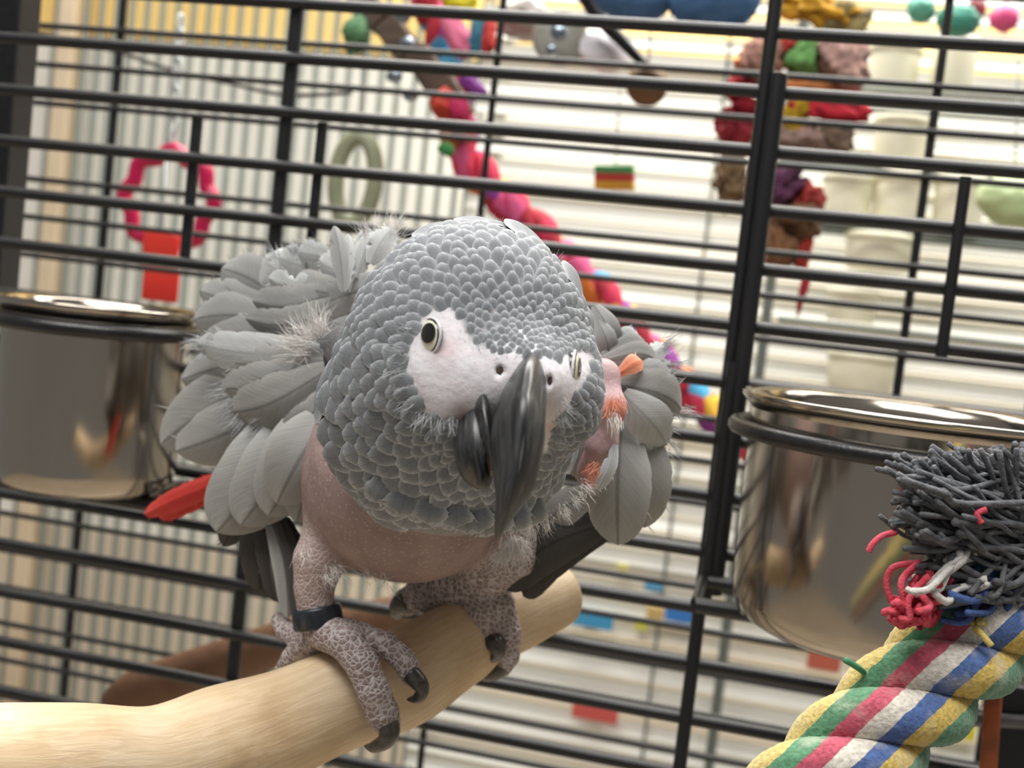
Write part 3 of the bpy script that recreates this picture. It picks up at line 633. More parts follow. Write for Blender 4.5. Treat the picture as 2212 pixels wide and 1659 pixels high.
LW = [ # base, tip, width px, kind, bend, lift, fray, barbs
 ((600,640,.425),(478,580,.430),120,'mid',.05,.003,.2,6),((620,610,.424),(560,560,.428),110,'pale',.05,.003,.3,10),
 ((690,580,.418),(600,555,.425),90,'pale',-.05,.003,.4,14),((720,560,.415),(640,545,.42),70,'pale',.0,.003,.5,16),
 ((590,660,.424),(432,628,.430),100,'mid',-.05,.003,.2,8),((585,690,.422),(418,690,.428),105,'mid',.05,.004,.15,4),
 ((600,720,.420),(440,735,.425),90,'mid',.05,.003,.2,4),
 ((640,820,.416),(346,960,.424),150,'mid',.06,.006,.06,2),((640,850,.414),(380,975,.420),140,'mid',-.04,.006,.06,2),
 ((640,790,.413),(392,820,.420),110,'mid',.06,.004,.1,4),
 ((740,625,.395),(545,650,.408),95,'mid',-.10,.005,.15,8),((748,645,.392),(530,688,.405),80,'mid',-.12,.005,.2,10),
 ((745,610,.398),(580,600,.410),80,'pale',-.12,.004,.3,12),((740,668,.394),(590,700,.400),60,'mid',-.08,.004,.3,8),
 ((700,760,.388),(425,742,.410),95,'pale',-.04,.005,.35,24),((700,770,.386),(470,775,.406),90,'mid',-.05,.005,.3,20),
 ((700,790,.385),(480,838,.404),110,'mid',-.05,.006,.2,14),((705,800,.383),(500,890,.400),120,'mid',-.06,.006,.25,18),
 ((700,830,.384),(560,930,.398),110,'mid',-.05,.005,.3,16),((715,840,.381),(600,960,.392),80,'mid',-.05,.004,.4,22),
 ((640,880,.403),(468,1150,.396),190,'mid',-.05,.008,.03,0),((660,880,.399),(520,1135,.392),170,'mid',-.05,.008,.03,0),
 ((700,860,.394),(580,1115,.387),170,'mid',-.04,.008,.03,0),((730,880,.386),(598,1088,.381),150,'mid',.04,.008,.03,0),
 ((745,930,.388),(640,1128,.386),130,'mid',.05,.006,.03,0),((750,900,.385),(690,1060,.384),90,'mid',.06,.004,.05,2),
 ((535,1080,.404),(482,1180,.408),60,'dark',.0,.002,.2,6),((540,1100,.405),(560,1275,.405),80,'dark',-.04,.003,.05,2),
 ((555,1100,.403),(600,1300,.401),70,'dark',-.05,.003,.05,2),((575,1100,.399),(622,1335,.394),52,'mid',-.06,.003,.04,0),
 ((590,1090,.396),(640,1345,.391),40,'dark',-.07,.002,.04,0),((610,1120,.398),(634,1330,.398),90,'dark',-.03,.004,.04,0),
 ((620,1150,.402),(655,1320,.402),80,'dark',.02,.003,.04,0),((600,1100,.405),(580,1290,.41),90,'dark',.0,.003,.05,2),
 ((768,640,.392),(640,600,.406),84,'mid',-.08,.004,.2,10),((770,690,.390),(655,662,.402),76,'mid',-.06,.004,.2,10),((772,730,.388),(640,705,.402),80,'mid',-.06,.004,.2,10),((790,590,.394),(690,560,.408),80,'pale',-.08,.004,.3,16),((772,780,.386),(650,770,.400),80,'mid',-.06,.004,.2,10),
 ((742,630,.378),(722,488,.386),42,'mid',.02,.001,.3,4),((748,625,.379),(752,505,.386),26,'pale',.03,.001,.3,6),
 ((752,630,.380),(782,498,.388),22,'pale',-.02,.001,.3,6),((770,600,.382),(815,500,.39),50,'pale',-.05,.002,.6,22),((800,570,.382),(850,492,.39),60,'pale',-.05,.002,.6,22)]
LW += [((815,y,.380),(700,y+50,.399),86,'mid' if i%2 else 'pale',-.06,.004,.1,6) for i, y in enumerate(range(600,900,42))]
for f in LW: feather(f[0], f[1], f[2], f[3], f[4], f[5], f[6], lw, barbs=f[7])
rw = wing(1300, 760, .36)
RW = [((1262,880,.372),(1278,1050,.380),110,'mid',.0,.004,.1,4),((1345,905,.372),(1335,1178,.372),150,'mid',.02,.007,.04,4),((1385,905,.376),(1392,1140,.380),110,'mid',-.04,.006,.05,4),
 ((1310,900,.376),(1312,1110,.378),90,'mid',.03,.005,.05,2),
 ((1345,850,.362),(1440,962,.374),100,'pale',-.04,.004,.3,20),((1330,830,.364),(1472,885,.376),110,'mid',-.08,.005,.1,6),
 ((1325,800,.366),(1455,850,.378),80,'pale',-.1,.004,.2,10),((1300,780,.366),(1425,790,.376),60,'mid',-.14,.005,.1,2),
 ((1300,770,.368),(1405,762,.378),50,'mid',-.16,.004,.1,2),((1295,755,.370),(1390,745,.380),50,'pale',-.16,.004,.2,4),
 ((1285,660,.372),(1330,762,.372),56,'mid',-.05,.003,.1,4),((1290,690,.370),(1318,775,.370),50,'mid',-.05,.003,.1,4),
 ((1370,790,.374),(1440,745,.386),46,'pale',.0,.002,.4,8),((1370,800,.376),(1450,790,.388),46,'pale',.0,.002,.4,8),
 ((1335,808,.360),(1388,780,.366),44,'orange',-.05,.003,.1,2),((1330,960,.352),(1290,1060,.352),34,'pale',-.05,.002,.4,10),
 ((1320,1130,.384),(1088,1270,.396),110,'dark',.10,.006,.03,0),((1310,1150,.388),(1130,1288,.400),100,'dark',.14,.006,.03,0),
 ((1310,1090,.386),(1150,1190,.396),90,'dark',.06,.005,.05,2),((1290,1060,.382),(1170,1140,.390),80,'mid',.06,.004,.1,4)]
for f in RW: feather(f[0], f[1], f[2], f[3], f[4], f[5], f[6], rw, barbs=f[7])
# chest bib and tail
for b, t, w in (((985,1088,0),(985,1142,0),80),((1030,1092,0),(1034,1152,0),76),((1075,1092,0),(1068,1156,0),80),((1115,1085,0),(1112,1150,0),74),((935,1078,0),(922,1132,0),84),((880,1060,0),(862,1112,0),84),((1152,1075,0),(1152,1135,0),66),((835,1035,0),(810,1085,0),76),((1008,1096,0),(1010,1152,0),70),((1052,1098,0),(1050,1160,0),66)):
    hb = hit(b[0], b[1])[0]; b = (b[0], b[1], hb[2]-.0002); t = (t[0], t[1], hb[2]+.0050)
    feather(b, t, w, 'chest', 0, .002, .1, name='chest_feather', round_=4, start=.6, barbs=14)
for b, t, w in (((520,1030,.440),(312,1112,.452),50),((520,1040,.442),(345,1120,.455),45),((520,1020,.444),(330,1095,.458),36)):
    feather(b, t, w, 'red', .02, .002, .1, name='tail_feather', round_=6, start=.7, barbs=8)
# down
tuft([((672,730,.384),(-.6,-.8)),((650,745,.388),(-.8,-.5)),((690,715,.382),(-.2,-1)),((660,765,.386),(-.9,-.1))], 130, .011, m_down, .5)
tuft([((825,512,.389),(-.2,-1)),((848,505,.389),(.3,-1)),((797,524,.389),(-.6,-.8))], 70, .0085, m_down, .45)
tuft([(near(955,476,.322),(-.3,-1)),(near(970,474,.322),(.5,-1)),(near(940,482,.322),(-.8,-.8))], 60, .0062, m_downg, .4, wpx=3)
tuft([(near(1045,474,.322),(-.2,-1)),(near(1070,476,.322),(.2,-1)),(near(1025,474,.322),(-.3,-1))], 60, .0062, m_downg, .25, wpx=4)
tuft([(near(1212,560,.322),(.6,-1)),(near(1232,580,.322),(.5,-1))], 40, .0066, m_downg, .3, wpx=4)
tuft([((775,1070,.358),(0,1)),((785,1060,.358),(.1,1))], 45, .0058, m_down, .22, wpx=4)
tuft([((1105,1165,.372),(.1,1)),((1120,1170,.373),(.3,1)),((1090,1180,.372),(-.1,1))], 80, .0085, m_down, .28, wpx=5)
tuft([((1075,1195,.372),(-.2,1))], 20, .004, m_down, .4)
tuft([((700,1245,.366),(.6,.9)),((740,1245,.366),(.3,1)),((660,1190,.366),(.2,.9)),((720,1225,.364),(.4,1)),((790,1240,.362),(.2,1)),((830,1252,.36),(.1,1))], 90, .0060, m_down, .45, wpx=2)
tuft([((1245,1075,.345),(.5,.9)),((1215,1100,.342),(.3,1)),((1180,1125,.338),(.2,1)),((1150,1140,.333),(.1,1)),((1262,1050,.348),(.7,.7))], 90, .0042, m_down, .35, wpx=3)
tuft([((980,1235,.385),(.2,1)),((1010,1225,.385),(.1,1)),((950,1240,.385),(0,1))], 10, .0085, m_down, .2, wpx=2)

# soft hair along the face's edge
tuft([((x,y,hit(x,y)[0][2]-.0004),(dx,dy)) for x,y,dx,dy in ((872,760,-1,.1),(868,800,-1,.2),(874,840,-1,.5),(890,872,-.8,.8),(915,898,-.5,1),(945,912,-.2,1),(975,910,0,1),(885,715,-1,-.3),(1205,900,.5,1),(1200,940,.4,1),(1215,870,.7,.8),(1190,980,.3,1))], 190, .0042, m_downg, .28, name='face_down', wpx=2.4)
tuft([((x,y,hit(x,y)[0][2]-.0003),(dx,dy)) for x,y,dx,dy in ((1040,752,-.2,-1),(1080,762,0,-1),(1120,764,0,-1),(1160,768,0,-1),(1200,768,.2,-1),(1235,760,.3,-1),(1010,722,-.5,-1))], 110, .0020, m_downg, .3, name='face_down', wpx=2.2)

m_or = mat('orange_down', '#c9795c', '#d99a82', rough=.8, scale=200)
tuft([((1320,872,.3475),(-.35,1)),((1336,868,.3475),(.5,1))], 34, .0042, m_or, .15, wpx=4)
tuft([((1330,900,.347),(0,1))], 26, .0042, m_down, .15, wpx=4)
tuft([((1290,1010,.352),(-.7,.7))], 30, .0042, m_or, .2, wpx=4)
for pts, n_, ln in (([((432,742,.408),(-1,.1)),((470,730,.406),(-.9,-.4)),((455,760,.408),(-1,.3))],40,.006),([((485,838,.402),(-1,.3)),((500,870,.400),(-.8,.6)),((520,905,.398),(-.7,.8))],50,.007),
        ([((560,930,.396),(-.7,.8)),((600,955,.392),(-.6,.9)),((580,900,.394),(-.8,.6))],50,.007),([((640,548,.42),(-.4,-.9)),((690,545,.418),(-.2,-1)),((590,560,.424),(-.5,-.8)),((740,560,.40),(.2,-1))],60,.006),
        ([((1440,960,.374),(.7,.7)),((1470,885,.376),(1,.3)),((1425,930,.374),(.8,.6))],40,.006),([((1430,750,.384),(.8,-.6)),((1450,790,.386),(1,0))],40,.007)):
    tuft(pts, n_, ln, m_downg, .22, name='loose_barbs', wpx=3)
# ------------------------------------------------------------------ the wooden perch under the parrot
def wood_mat():
    m = bpy.data.materials.new('peeled_wood'); m.use_nodes = True; N, L = nt(m); b = N['Principled BSDF']; b.inputs['Roughness'].default_value = .6
    uv = N.new('ShaderNodeUVMap'); tc = N.new('ShaderNodeTexCoord')
    n1 = N.new('ShaderNodeTexNoise'); n1.inputs['Scale'].default_value = 38; n1.inputs['Detail'].default_value = 6; L.new(tc.outputs['Object'], n1.inputs['Vector'])
    r = N.new('ShaderNodeValToRGB'); e = r.color_ramp.elements; e[0].position = .28; e[0].color = (*lin('#bd9f7c'),1); e[1].position = .62; e[1].color = (*lin('#dcc7a9'),1)
    q = e.new(.45); q.color = (*lin('#d2b996'),1); L.new(n1.outputs[0], r.inputs[0])
    mp = N.new('ShaderNodeMapping'); mp.inputs['Scale'].default_value = (16,5,1); L.new(uv.outputs[0], mp.inputs[0])
    n2 = N.new('ShaderNodeTexNoise'); n2.inputs['Scale'].default_value = 3; n2.inputs['Detail'].default_value = 8; n2.inputs['Distortion'].default_value = 1.2; L.new(mp.outputs[0], n2.inputs['Vector'])
    r2 = N.new('ShaderNodeValToRGB'); r2.color_ramp.elements[0].position = .42; r2.color_ramp.elements[0].color = (.80,.74,.66,1); r2.color_ramp.elements[1].position = .58; r2.color_ramp.elements[1].color = (1,1,1,1); L.new(n2.outputs[0], r2.inputs[0])
    mx = N.new('ShaderNodeMix'); mx.data_type = 'RGBA'; mx.blend_type = 'MULTIPLY'; mx.inputs[0].default_value = .45; L.new(r.outputs[0], mx.inputs[6]); L.new(r2.outputs[0], mx.inputs[7]); L.new(mx.outputs[2], b.inputs['Base Color'])
    bp_ = N.new('ShaderNodeBump'); bp_.inputs['Strength'].default_value = .25; bp_.inputs['Distance'].default_value = .001; L.new(n2.outputs[0], bp_.inputs['Height']); L.new(bp_.outputs[0], b.inputs['Normal']); return m
m_wood = wood_mat()
pp = [(-330,1680,.290,130),(-60,1665,.312,133),(150,1650,.330,130),(330,1648,.344,117),(500,1600,.358,119),(660,1542,.372,115),(850,1472,.3905,107),(980,1396,.405,98),(1065,1342,.416,85),(1140,1308,.427,80),(1196,1280,.436,76),(1212,1272,.4385,60)]
Q = spline([[*toW(C(x,y,d)), PX(r,d)] for x,y,d,r in pp], 90)
V, Fc, U = tube(Q[:,:3], Q[:,3], 48)
c_ = np.repeat(Q[:,:3], 48, 0); dv = V-c_; rr = np.linalg.norm(dv, axis=1)[:,None]
nzv = sum(np.sin(V@k+ph)*a for k, ph, a in ((np.array([90,60,120.]),.3,.0006),(np.array([-160,130,70.]),1.2,.0005),(np.array([300,-200,260.]),2.2,.0002)))
V = c_+dv*(1+nzv[:,None]/rr)
perch = thing('perch', Q[80,:3], 'pale peeled natural wood perch the parrot stands on', 'perch')
part('branch', V, Fc, m_wood, perch, U)
e = Q[-2,:3]; cyl_between(mesh('bolt_rod', *lathe([(0,0),(1,0),(1,1),(0,1)], 14), m_steel), 'bolt', e, onY(1195, 1296, Yn+.010), .003, perch)
part('wing_nut', *bevbox(onY(1196, 1296, Yn-.008), (.014,.004,.008), .001), m_steel, perch)
# ------------------------------------------------------------------ thick rainbow rope in front on the right
def band_mat(name, cols, nb_=7, fuzz=.25):
    m = bpy.data.materials.new(name); m.use_nodes = True; N, L = nt(m); b = N['Principled BSDF']; b.inputs['Roughness'].default_value = .9; b.inputs['Specular IOR Level'].default_value = .1
    b.inputs['Sheen Weight'].default_value = .3
    uv = N.new('ShaderNodeUVMap'); tc = N.new('ShaderNodeTexCoord'); sp = N.new('ShaderNodeSeparateXYZ')
    nz = N.new('ShaderNodeTexNoise'); nz.inputs['Scale'].default_value = 260; nz.inputs['Detail'].default_value = 4; L.new(tc.outputs['Object'], nz.inputs['Vector'])
    L.new(uv.outputs[0], sp.inputs[0]); ad = N.new('ShaderNodeMath'); ad.operation = 'MULTIPLY_ADD'; ad.inputs[1].default_value = .035; L.new(nz.outputs[0], ad.inputs[0]); L.new(sp.outputs[0], ad.inputs[2])
    r = N.new('ShaderNodeValToRGB'); r.color_ramp.interpolation = 'CONSTANT'; e = r.color_ramp.elements
    n = len(cols)
    for i, c in enumerate(cols):
        q = e[0] if i == 0 else (e[1] if i == 1 else e.new(i/n)); q.position = i/n; q.color = (*lin(c),1)
    L.new(ad.outputs[0], r.inputs[0])
    n2 = N.new('ShaderNodeTexNoise'); n2.inputs['Scale'].default_value = 900; n2.inputs['Detail'].default_value = 3; L.new(tc.outputs['Object'], n2.inputs['Vector'])
    mr = N.new('ShaderNodeMapRange'); mr.inputs[1].default_value = .3; mr.inputs[2].default_value = .7; mr.inputs[3].default_value = 1-fuzz; mr.inputs[4].default_value = 1+fuzz; L.new(n2.outputs[0], mr.inputs[0])
    hs = N.new('ShaderNodeHueSaturation'); L.new(mr.outputs[0], hs.inputs['Value']); L.new(r.outputs[0], hs.inputs['Color'])
    n3 = N.new('ShaderNodeTexNoise'); n3.inputs['Scale'].default_value = 120; n3.inputs['Detail'].default_value = 5; L.new(tc.outputs['Object'], n3.inputs['Vector'])
    m3 = N.new('ShaderNodeMapRange'); m3.inputs[1].default_value = .55; m3.inputs[2].default_value = .75; m3.inputs[4].default_value = .45; L.new(n3.outputs[0], m3.inputs[0])
    mx = N.new('ShaderNodeMix'); mx.data_type = 'RGBA'; L.new(m3.outputs[0], mx.inputs[0]); L.new(hs.outputs[0], mx.inputs[6]); mx.inputs[7].default_value = (*lin('#cfc8b8'),1); L.new(mx.outputs[2], b.inputs['Base Color'])
    bp_ = N.new('ShaderNodeBump'); bp_.inputs['Strength'].default_value = .6; bp_.inputs['Distance'].default_value = .0008; L.new(n2.outputs[0], bp_.inputs['Height']); L.new(bp_.outputs[0], b.inputs['Normal']); return m
rope = thing('rope_perch', W(2020,1430,.30), 'thick twisted cotton rope in red, white, blue, yellow and green', 'rope')
Pa = spline([toW(C(*q)) for q in ((1250,2230,.276),(1420,2055,.281),(1590,1880,.286),(1760,1710,.291),(1938,1536,.298),(2066,1416,.304),(2210,1288,.312),(2410,1114,.322))], 320)
T, A_, B_ = frames(Pa); seglen = np.r_[0, np.cumsum(np.linalg.norm(np.diff(Pa, axis=0), axis=1))]
im = 220; mid = Pa[im]; vw = CAM-mid; vw /= np.linalg.norm(vw); f_ = vw-T[im]*(vw@T[im]); f_ /= np.linalg.norm(f_); e_ = np.cross(f_, T[im])
if (e_ @ (M3 @ [1,1,0])) < 0: e_ = -e_
ra, rs = .0083, .0066; pitch_ = .0535
m_band = band_mat('rainbow_cotton', ['#c9b571','#5c8c6c','#b35566','#c9c4ba','#4c6496','#c4aa5a','#55866a'])
for s in range(3):
    ph = -2*math.pi*seglen/pitch_+s*2*math.pi/3+1.05
    Pc = Pa+ra*(np.cos(ph)[:,None]*e_+np.sin(ph)[:,None]*f_)
    V, Fc, U = tube(Pc, rs, 40); ax_ = np.repeat(Pa, 40, 0); ec = (V-ax_) @ e_; fc = (V-ax_) @ f_
    V = V+((V-np.repeat(Pc, 40, 0))*(rng.normal(0,.012,(len(V),1))))
    U[:,0] = np.clip(ec/(2*(ra+rs))+.5, .001, .96)
    part('strand', V, Fc, m_band, rope, U)
# frayed tassel
yarns = {'grey': mat('charcoal_yarn', '#4b4d52', '#6a6c70', rough=.95, scale=300, bump=.5, bscale=1500), 'red': mat('red_yarn', '#c23b4c', '#d4576a', rough=.95, scale=300, bump=.5, bscale=1500),
         'white': mat('white_yarn', '#dedbd6', '#c3c1be', rough=.95, scale=300, bump=.5, bscale=1500), 'blue': mat('navy_yarn', '#3c4c79', '#4e6aa5', rough=.95, scale=300, bump=.5, bscale=1500),
         'gold': mat('gold_yarn', '#b9a455', '#cdbb74', rough=.95, scale=300, bump=.5, bscale=1500), 'green': mat('green_yarn', '#3f7a5a', '#4f8f68', rough=.95, scale=300)}
tas = thing('rope_tassel', W(2230,1190,.30), 'frayed charcoal cotton tassel with red, white and blue ends', 'tassel')
def yarn_set(name, col, n, src, tgt, wob, r, lab=None):
    mb = MB()
    for _ in range(n):
        a = C(src[0]+rng.normal(0,src[2]), src[1]+rng.normal(0,src[3]), src[4]+rng.normal(0,.004))
        k = tgt[int(rng.integers(len(tgt)))]; b = C(k[0]+rng.normal(0,k[2]), k[1]+rng.normal(0,k[3]), k[4]+rng.normal(0,.006))
        m1 = a*.66+b*.34+rng.normal(0,wob,3); m2 = a*.3+b*.7+rng.normal(0,wob,3)+np.array([0,.002,0])
        P = spline([a,m1,m2,b], 14); V, Fc, U = tube(toW(P), r*rng.uniform(.75,1.15), 6); mb.add(V, Fc, U)
    o = tag(mb.build(name, yarns[col], tas), kind='stuff')
    if lab: o['label'] = lab
yarn_set('yarn_bundle', 'grey', 330, (2245,1150,26,60,.302), [(1960,1010,26,22,.292),(1985,1060,26,26,.290),(1960,1100,28,26,.292),(2060,985,45,14,.298),(2150,975,50,10,.302),(2040,1130,40,30,.288),(2010,1170,30,20,.29)], .0016, .0008)
yarn_set('yarn_bundle', 'grey', 160, (2235,1190,22,30,.304), [(2010,1255,22,20,.297),(2060,1280,30,16,.298),(2120,1270,30,20,.298)], .0016, .0008)
yarn_set('yarn_fringe', 'white', 18, (2080,1200,16,12,.291), [(1985,1270,14,10,.289)], .001, .0009, 'white cotton ends')
yarn_set('yarn_fringe', 'red', 46, (2010,1255,20,12,.292), [(1935,1320,12,16,.292),(1965,1335,16,10,.292),(1990,1320,14,14,.292)], .0014, .0009, 'red cotton ends')
yarn_set('yarn_fringe', 'blue', 60, (2200,1215,20,14,.300), [(2080,1290,24,18,.300),(2040,1325,16,14,.302),(2110,1320,20,10,.302)], .0016, .0009, 'navy blue cotton ends')
yarn_set('yarn_fringe', 'white', 7, (2130,1255,8,8,.292), [(2045,1285,10,8,.290)], .0008, .0009, 'white cotton ends')
yarn_set('yarn_fringe', 'gold', 50, (2225,1290,14,16,.306), [(2110,1345,16,10,.302),(2150,1330,14,10,.302)], .0014, .0008, 'gold cotton ends')
mb = MB()
for pts in (((1935,1150,.289),(1905,1158,.288),(1885,1175,.287),(1876,1192,.287)),((1990,1215,.290),(1930,1225,.290),(1915,1260,.290),(1926,1300,.290)),((2130,1100,.282),(2110,1110,.282),(2120,1130,.282))):
    V, Fc, U = tube(spline([W(*q) for q in pts], 16), .0008, 6); mb.add(V, Fc, U)
mb.build('loose_thread', yarns['red'], tas)
V, Fc, U = tube(spline([W(*q) for q in ((1870,1455,.297),(1850,1440,.294),(1825,1425,.293))], 8), .0008, 6); part('loose_thread', V, Fc, yarns['green'], rope)
V, Fc, U = tube(spline([W(*q) for q in ((2105,1355,.292),(2125,1375,.290),(2142,1396,.289))], 8), .0009, 6); part('loose_thread', V, Fc, yarns['gold'], rope)
# ------------------------------------------------------------------ toys hanging beyond the cage walls
def plastic(name, c, c2=None, rough=.3, trans=0): return mat(name, c, c2, rough=rough, scale=30, trans=trans)
YT = .78
k_ = pxsize(YT, 365, 430)
def ring(px, py, Y, R_, r, m, name, lab, cat, bumps=0, sx=1, sy=1, seg=120):
    c = onY(px, py, Y); th = np.linspace(0, 2*math.pi, seg+1)[:-1]
    rr = R_*(1+(.07*np.cos(bumps*th) if bumps else 0)); P = np.stack([c[0]+sx*rr*np.cos(th), np.full(seg, Y), c[2]+sy*rr*np.sin(th)], 1)
    V, Fc, U = tube(np.vstack([P, P[:1]]), r, 14, cap=False)
    return thing(name, c, lab, cat), V, Fc
o, V, Fc = ring(365, 432, YT, 100*k_, 17*k_, None, 'ring_toy', 'magenta scalloped plastic ring hanging on a clear chain', 'bird toy', bumps=8)
part('ring', V, Fc, plastic('magenta_plastic', '#d0205a', '#c01a50'), o)
m_clear = mat('clear_plastic', '#cfd6d6', '#b7bfbf', rough=.15, scale=40)
for i in range(9):
    c = onY(372+2.2*i, 300-31*i, YT); th = np.linspace(0, 2*math.pi, 25)
    P = np.stack([8*k_*np.cos(th)*(1 if i%2 else .25), 8*k_*np.cos(th)*(.25 if i%2 else 1), 20*k_*np.sin(th)], 1)+c
    V, Fc, U = tube(P, 4*k_, 8, cap=False); part('chain_link', V, Fc, m_clear, o)
o = thing('plastic_tag', onY(345, 655, YT-.015), 'bright red translucent plastic block below the magenta ring', 'bird toy')
for (py, hh) in ((543, 78), (618, 66)):
    part('block', *bevbox(onY(347, py, YT-.02), (84*k_, 10*k_, hh*k_), 5*k_), plastic('red_acrylic', '#ef4438', '#e23a30', .2), o)
cc = onY(350, 498, YT-.02); V, Fc, U = tube(np.array([cc, onY(360, 330, YT-.005)]), 3*k_, 8); part('cord', V, Fc, m_clear, o)
o, V, Fc = ring(768, 388, YT+.02, 52*k_, 18*k_, None, 'chain_ring', 'pale olive plastic ring hanging beside the rainbow rope', 'bird toy', sx=.85, sy=1.75)
part('ring', V, Fc, plastic('olive_plastic', '#a7ab90', '#969b80', .4), o)
V, Fc, U = tube(np.array([onY(776, 300, YT+.02), onY(795, -60, YT+.02)]), 4*k_, 8); part('cord', V, Fc, m_clear, o)
V, Fc, U = tube(spline([onY(*q, YT+.05) for q in ((-60,40),(240,108),(330,138),(400,158),(500,180),(620,205),(760,200))], 40), 5*k_, 8)
tag(part('cable', V, Fc, m_black), 'thin black cable sagging behind the cage bars', 'cable')
# rainbow rope perch running down behind the parrot
YR = .82; kr = pxsize(YR, 1200, 500)
def multi_mat(name, cols, scale=55):
    m = bpy.data.materials.new(name); m.use_nodes = True; N, L = nt(m); b = N['Principled BSDF']; b.inputs['Roughness'].default_value = .85
    tc = N.new('ShaderNodeTexCoord'); v = N.new('ShaderNodeTexVoronoi'); v.inputs['Scale'].default_value = scale; L.new(tc.outputs['Object'], v.inputs['Vector'])
    sp = N.new('ShaderNodeSeparateXYZ'); L.new(v.outputs['Color'], sp.inputs[0]); r = N.new('ShaderNodeValToRGB'); r.color_ramp.interpolation = 'CONSTANT'; e = r.color_ramp.elements
    for i, c in enumerate(cols):
        q = e[0] if i == 0 else (e[1] if i == 1 else e.new(i/len(cols))); q.position = i/len(cols); q.color = (*lin(c),1)
    L.new(sp.outputs[0], r.inputs[0]); L.new(r.outputs[0], b.inputs['Base Color']); return m
m_multi = multi_mat('rainbow_rope', ['#c02a4a','#d8405c','#e0b03a','#a52838','#4aa0c8','#d85a8a','#e07a3a','#8a3a90'])
o = thing('rainbow_rope', onY(1400, 740, YR), 'blurred rainbow rope perch slanting down behind the parrot', 'rope')
Pr = spline([onY(*q, YR) for q in ((900,-60),(950,60),(985,220),(1000,330),(1060,400),(1140,480),(1230,570),(1300,640),(1370,725),(1440,800),(1500,862),(1560,905),(1640,965))], 160)
T, A_, B_ = frames(Pr); sl = np.r_[0, np.cumsum(np.linalg.norm(np.diff(Pr, axis=0), axis=1))]
for s in range(2):
    ph = 2*math.pi*sl/.06+s*math.pi; P = Pr+(20*kr)*(np.cos(ph)[:,None]*A_+np.sin(ph)[:,None]*B_)
    V, Fc, U = tube(P, 25*kr, 14); part('strand', V, Fc, m_multi, o)
# brown wood-block toy with coloured strips
def blob(name, px, py, Y, wpx, hpx, m, parent, ang=0, dpx=None, nz_=.12, seed=0):
    k = pxsize(Y, px, py); bm = bmesh.new(); bmesh.ops.create_icosphere(bm, subdivisions=4, radius=1)
    V = np.array([v.co[:] for v in bm.verts]); Fc = [tuple(v.index for v in f.verts) for f in bm.faces]; bm.free()
    g = np.random.default_rng(seed+int(px)); w_ = sum(np.sin(V @ g.normal(0,3,3)+g.uniform(0,6)) for _ in range(4))
    w2 = sum(np.sin(V @ g.normal(0,11,3)+g.uniform(0,6)) for _ in range(4)); V = V*(1+nz_*w_[:,None]*.6+nz_*.35*w2[:,None])*np.array([wpx/2*k, (dpx or min(wpx,hpx))/2*k, hpx/2*k]); V = V @ roty(math.radians(ang)).T
    return part(name, V+onY(px, py, Y), Fc, m, parent)
o = thing('wood_block_toy', onY(960, 250, .80), 'dark brown wooden block toy with pink and purple strips', 'bird toy')
m_bw = mat('dark_brown_wood', '#4a3a30', '#5e4a3c', rough=.6, scale=40, stretch=(1,1,6))
for i, (x, y) in enumerate(((800,20),(862,85),(925,150),(975,215))):
    k = pxsize(.80, x, y); part('wood_block', *bevbox(onY(x, y, .80), (92*k, 60*k, 58*k), 6*k, roty(math.radians(42+4*i))), m_bw, o, smooth=False)
m_chrome = mat('zinc_metal', '#a9b4bf', '#8894a0', rough=.25, metal=.8)
for x, y in ((872,35),(880,95),(852,165),(888,205)): blob('metal_bead', x, y, .775, 34, 30, m_chrome, o, nz_=.05)
for i, (x, y, w, h, a, c) in enumerate(((985,75,50,120,-32,'#e8799c'),(1032,80,34,90,10,'#2f6f86'),(1056,78,30,80,0,'#b8302c'),(995,6,90,50,0,'#d8c81e'),(1020,185,70,40,35,'#7b2f86'),(958,225,60,60,30,'#c8402f'),(990,235,50,70,-30,'#c42a5e'),(700,-6,60,30,0,'#c87aa0'),(770,75,60,90,15,'#4f7a52'),(965,322,40,26,20,'#3f8a4a'))):
    blob('strip', x, y, .79, w, h, plastic('strip_colour', c, rough=.7), o, a, nz_=.1, seed=i)
# grey wheel, black and white toy, wooden disc
def disc(name, px, py, Y, rpx, tpx, m, parent, tilt=0, yaw=0):
    k = pxsize(Y, px, py); r, t = rpx*k, tpx*k; prof = [(0,-t/2),(r*.92,-t/2),(r,-t*.3),(r,t*.3),(r*.92,t/2),(0,t/2)]
    V, Fc = lathe(prof, 48); V = V @ rotx(math.radians(90+tilt)).T @ rotz(math.radians(yaw)).T
    return part(name, V+onY(px, py, Y), Fc, m, parent)
o = thing('wheel_toy', onY(1210, 142, .80), 'grey plastic wheel toy with a black and white arm', 'bird toy')
disc('wheel', 1210, 82, .80, 60, 26, mat('smoky_plastic', '#8b897f', '#9d9b92', rough=.3, scale=60), o, yaw=18)
disc('hub', 1208, 70, .775, 18, 30, m_chrome, o); disc('bolt', 1192, 108, .775, 12, 24, m_chrome, o)
blob('white_body', 1300, 112, .81, 130, 90, plastic('white_plastic', '#e9e6ec'), o, 20, nz_=.03)
V, Fc, U = tube(spline([onY(*q, .785) for q in ((1250,-40),(1290,30),(1345,90),(1392,140))], 20), np.linspace(20,9,20)*k_, 12); part('black_arm', V, Fc, plastic('black_plastic', '#161616'), o)
blob('grey_base', 1130, 40, .83, 120, 90, plastic('taupe_plastic', '#9a928c'), o, 0, nz_=.05)
def hang(name, px, py, Y, lab, cat):
    t = thing(name, onY(px, py, Y), lab, cat); V, Fc, U = tube(np.array([onY(px, py, Y), onY(px+18, -90, Y)]), .0008, 6); part('cord', V, Fc, m_clear, t); return t
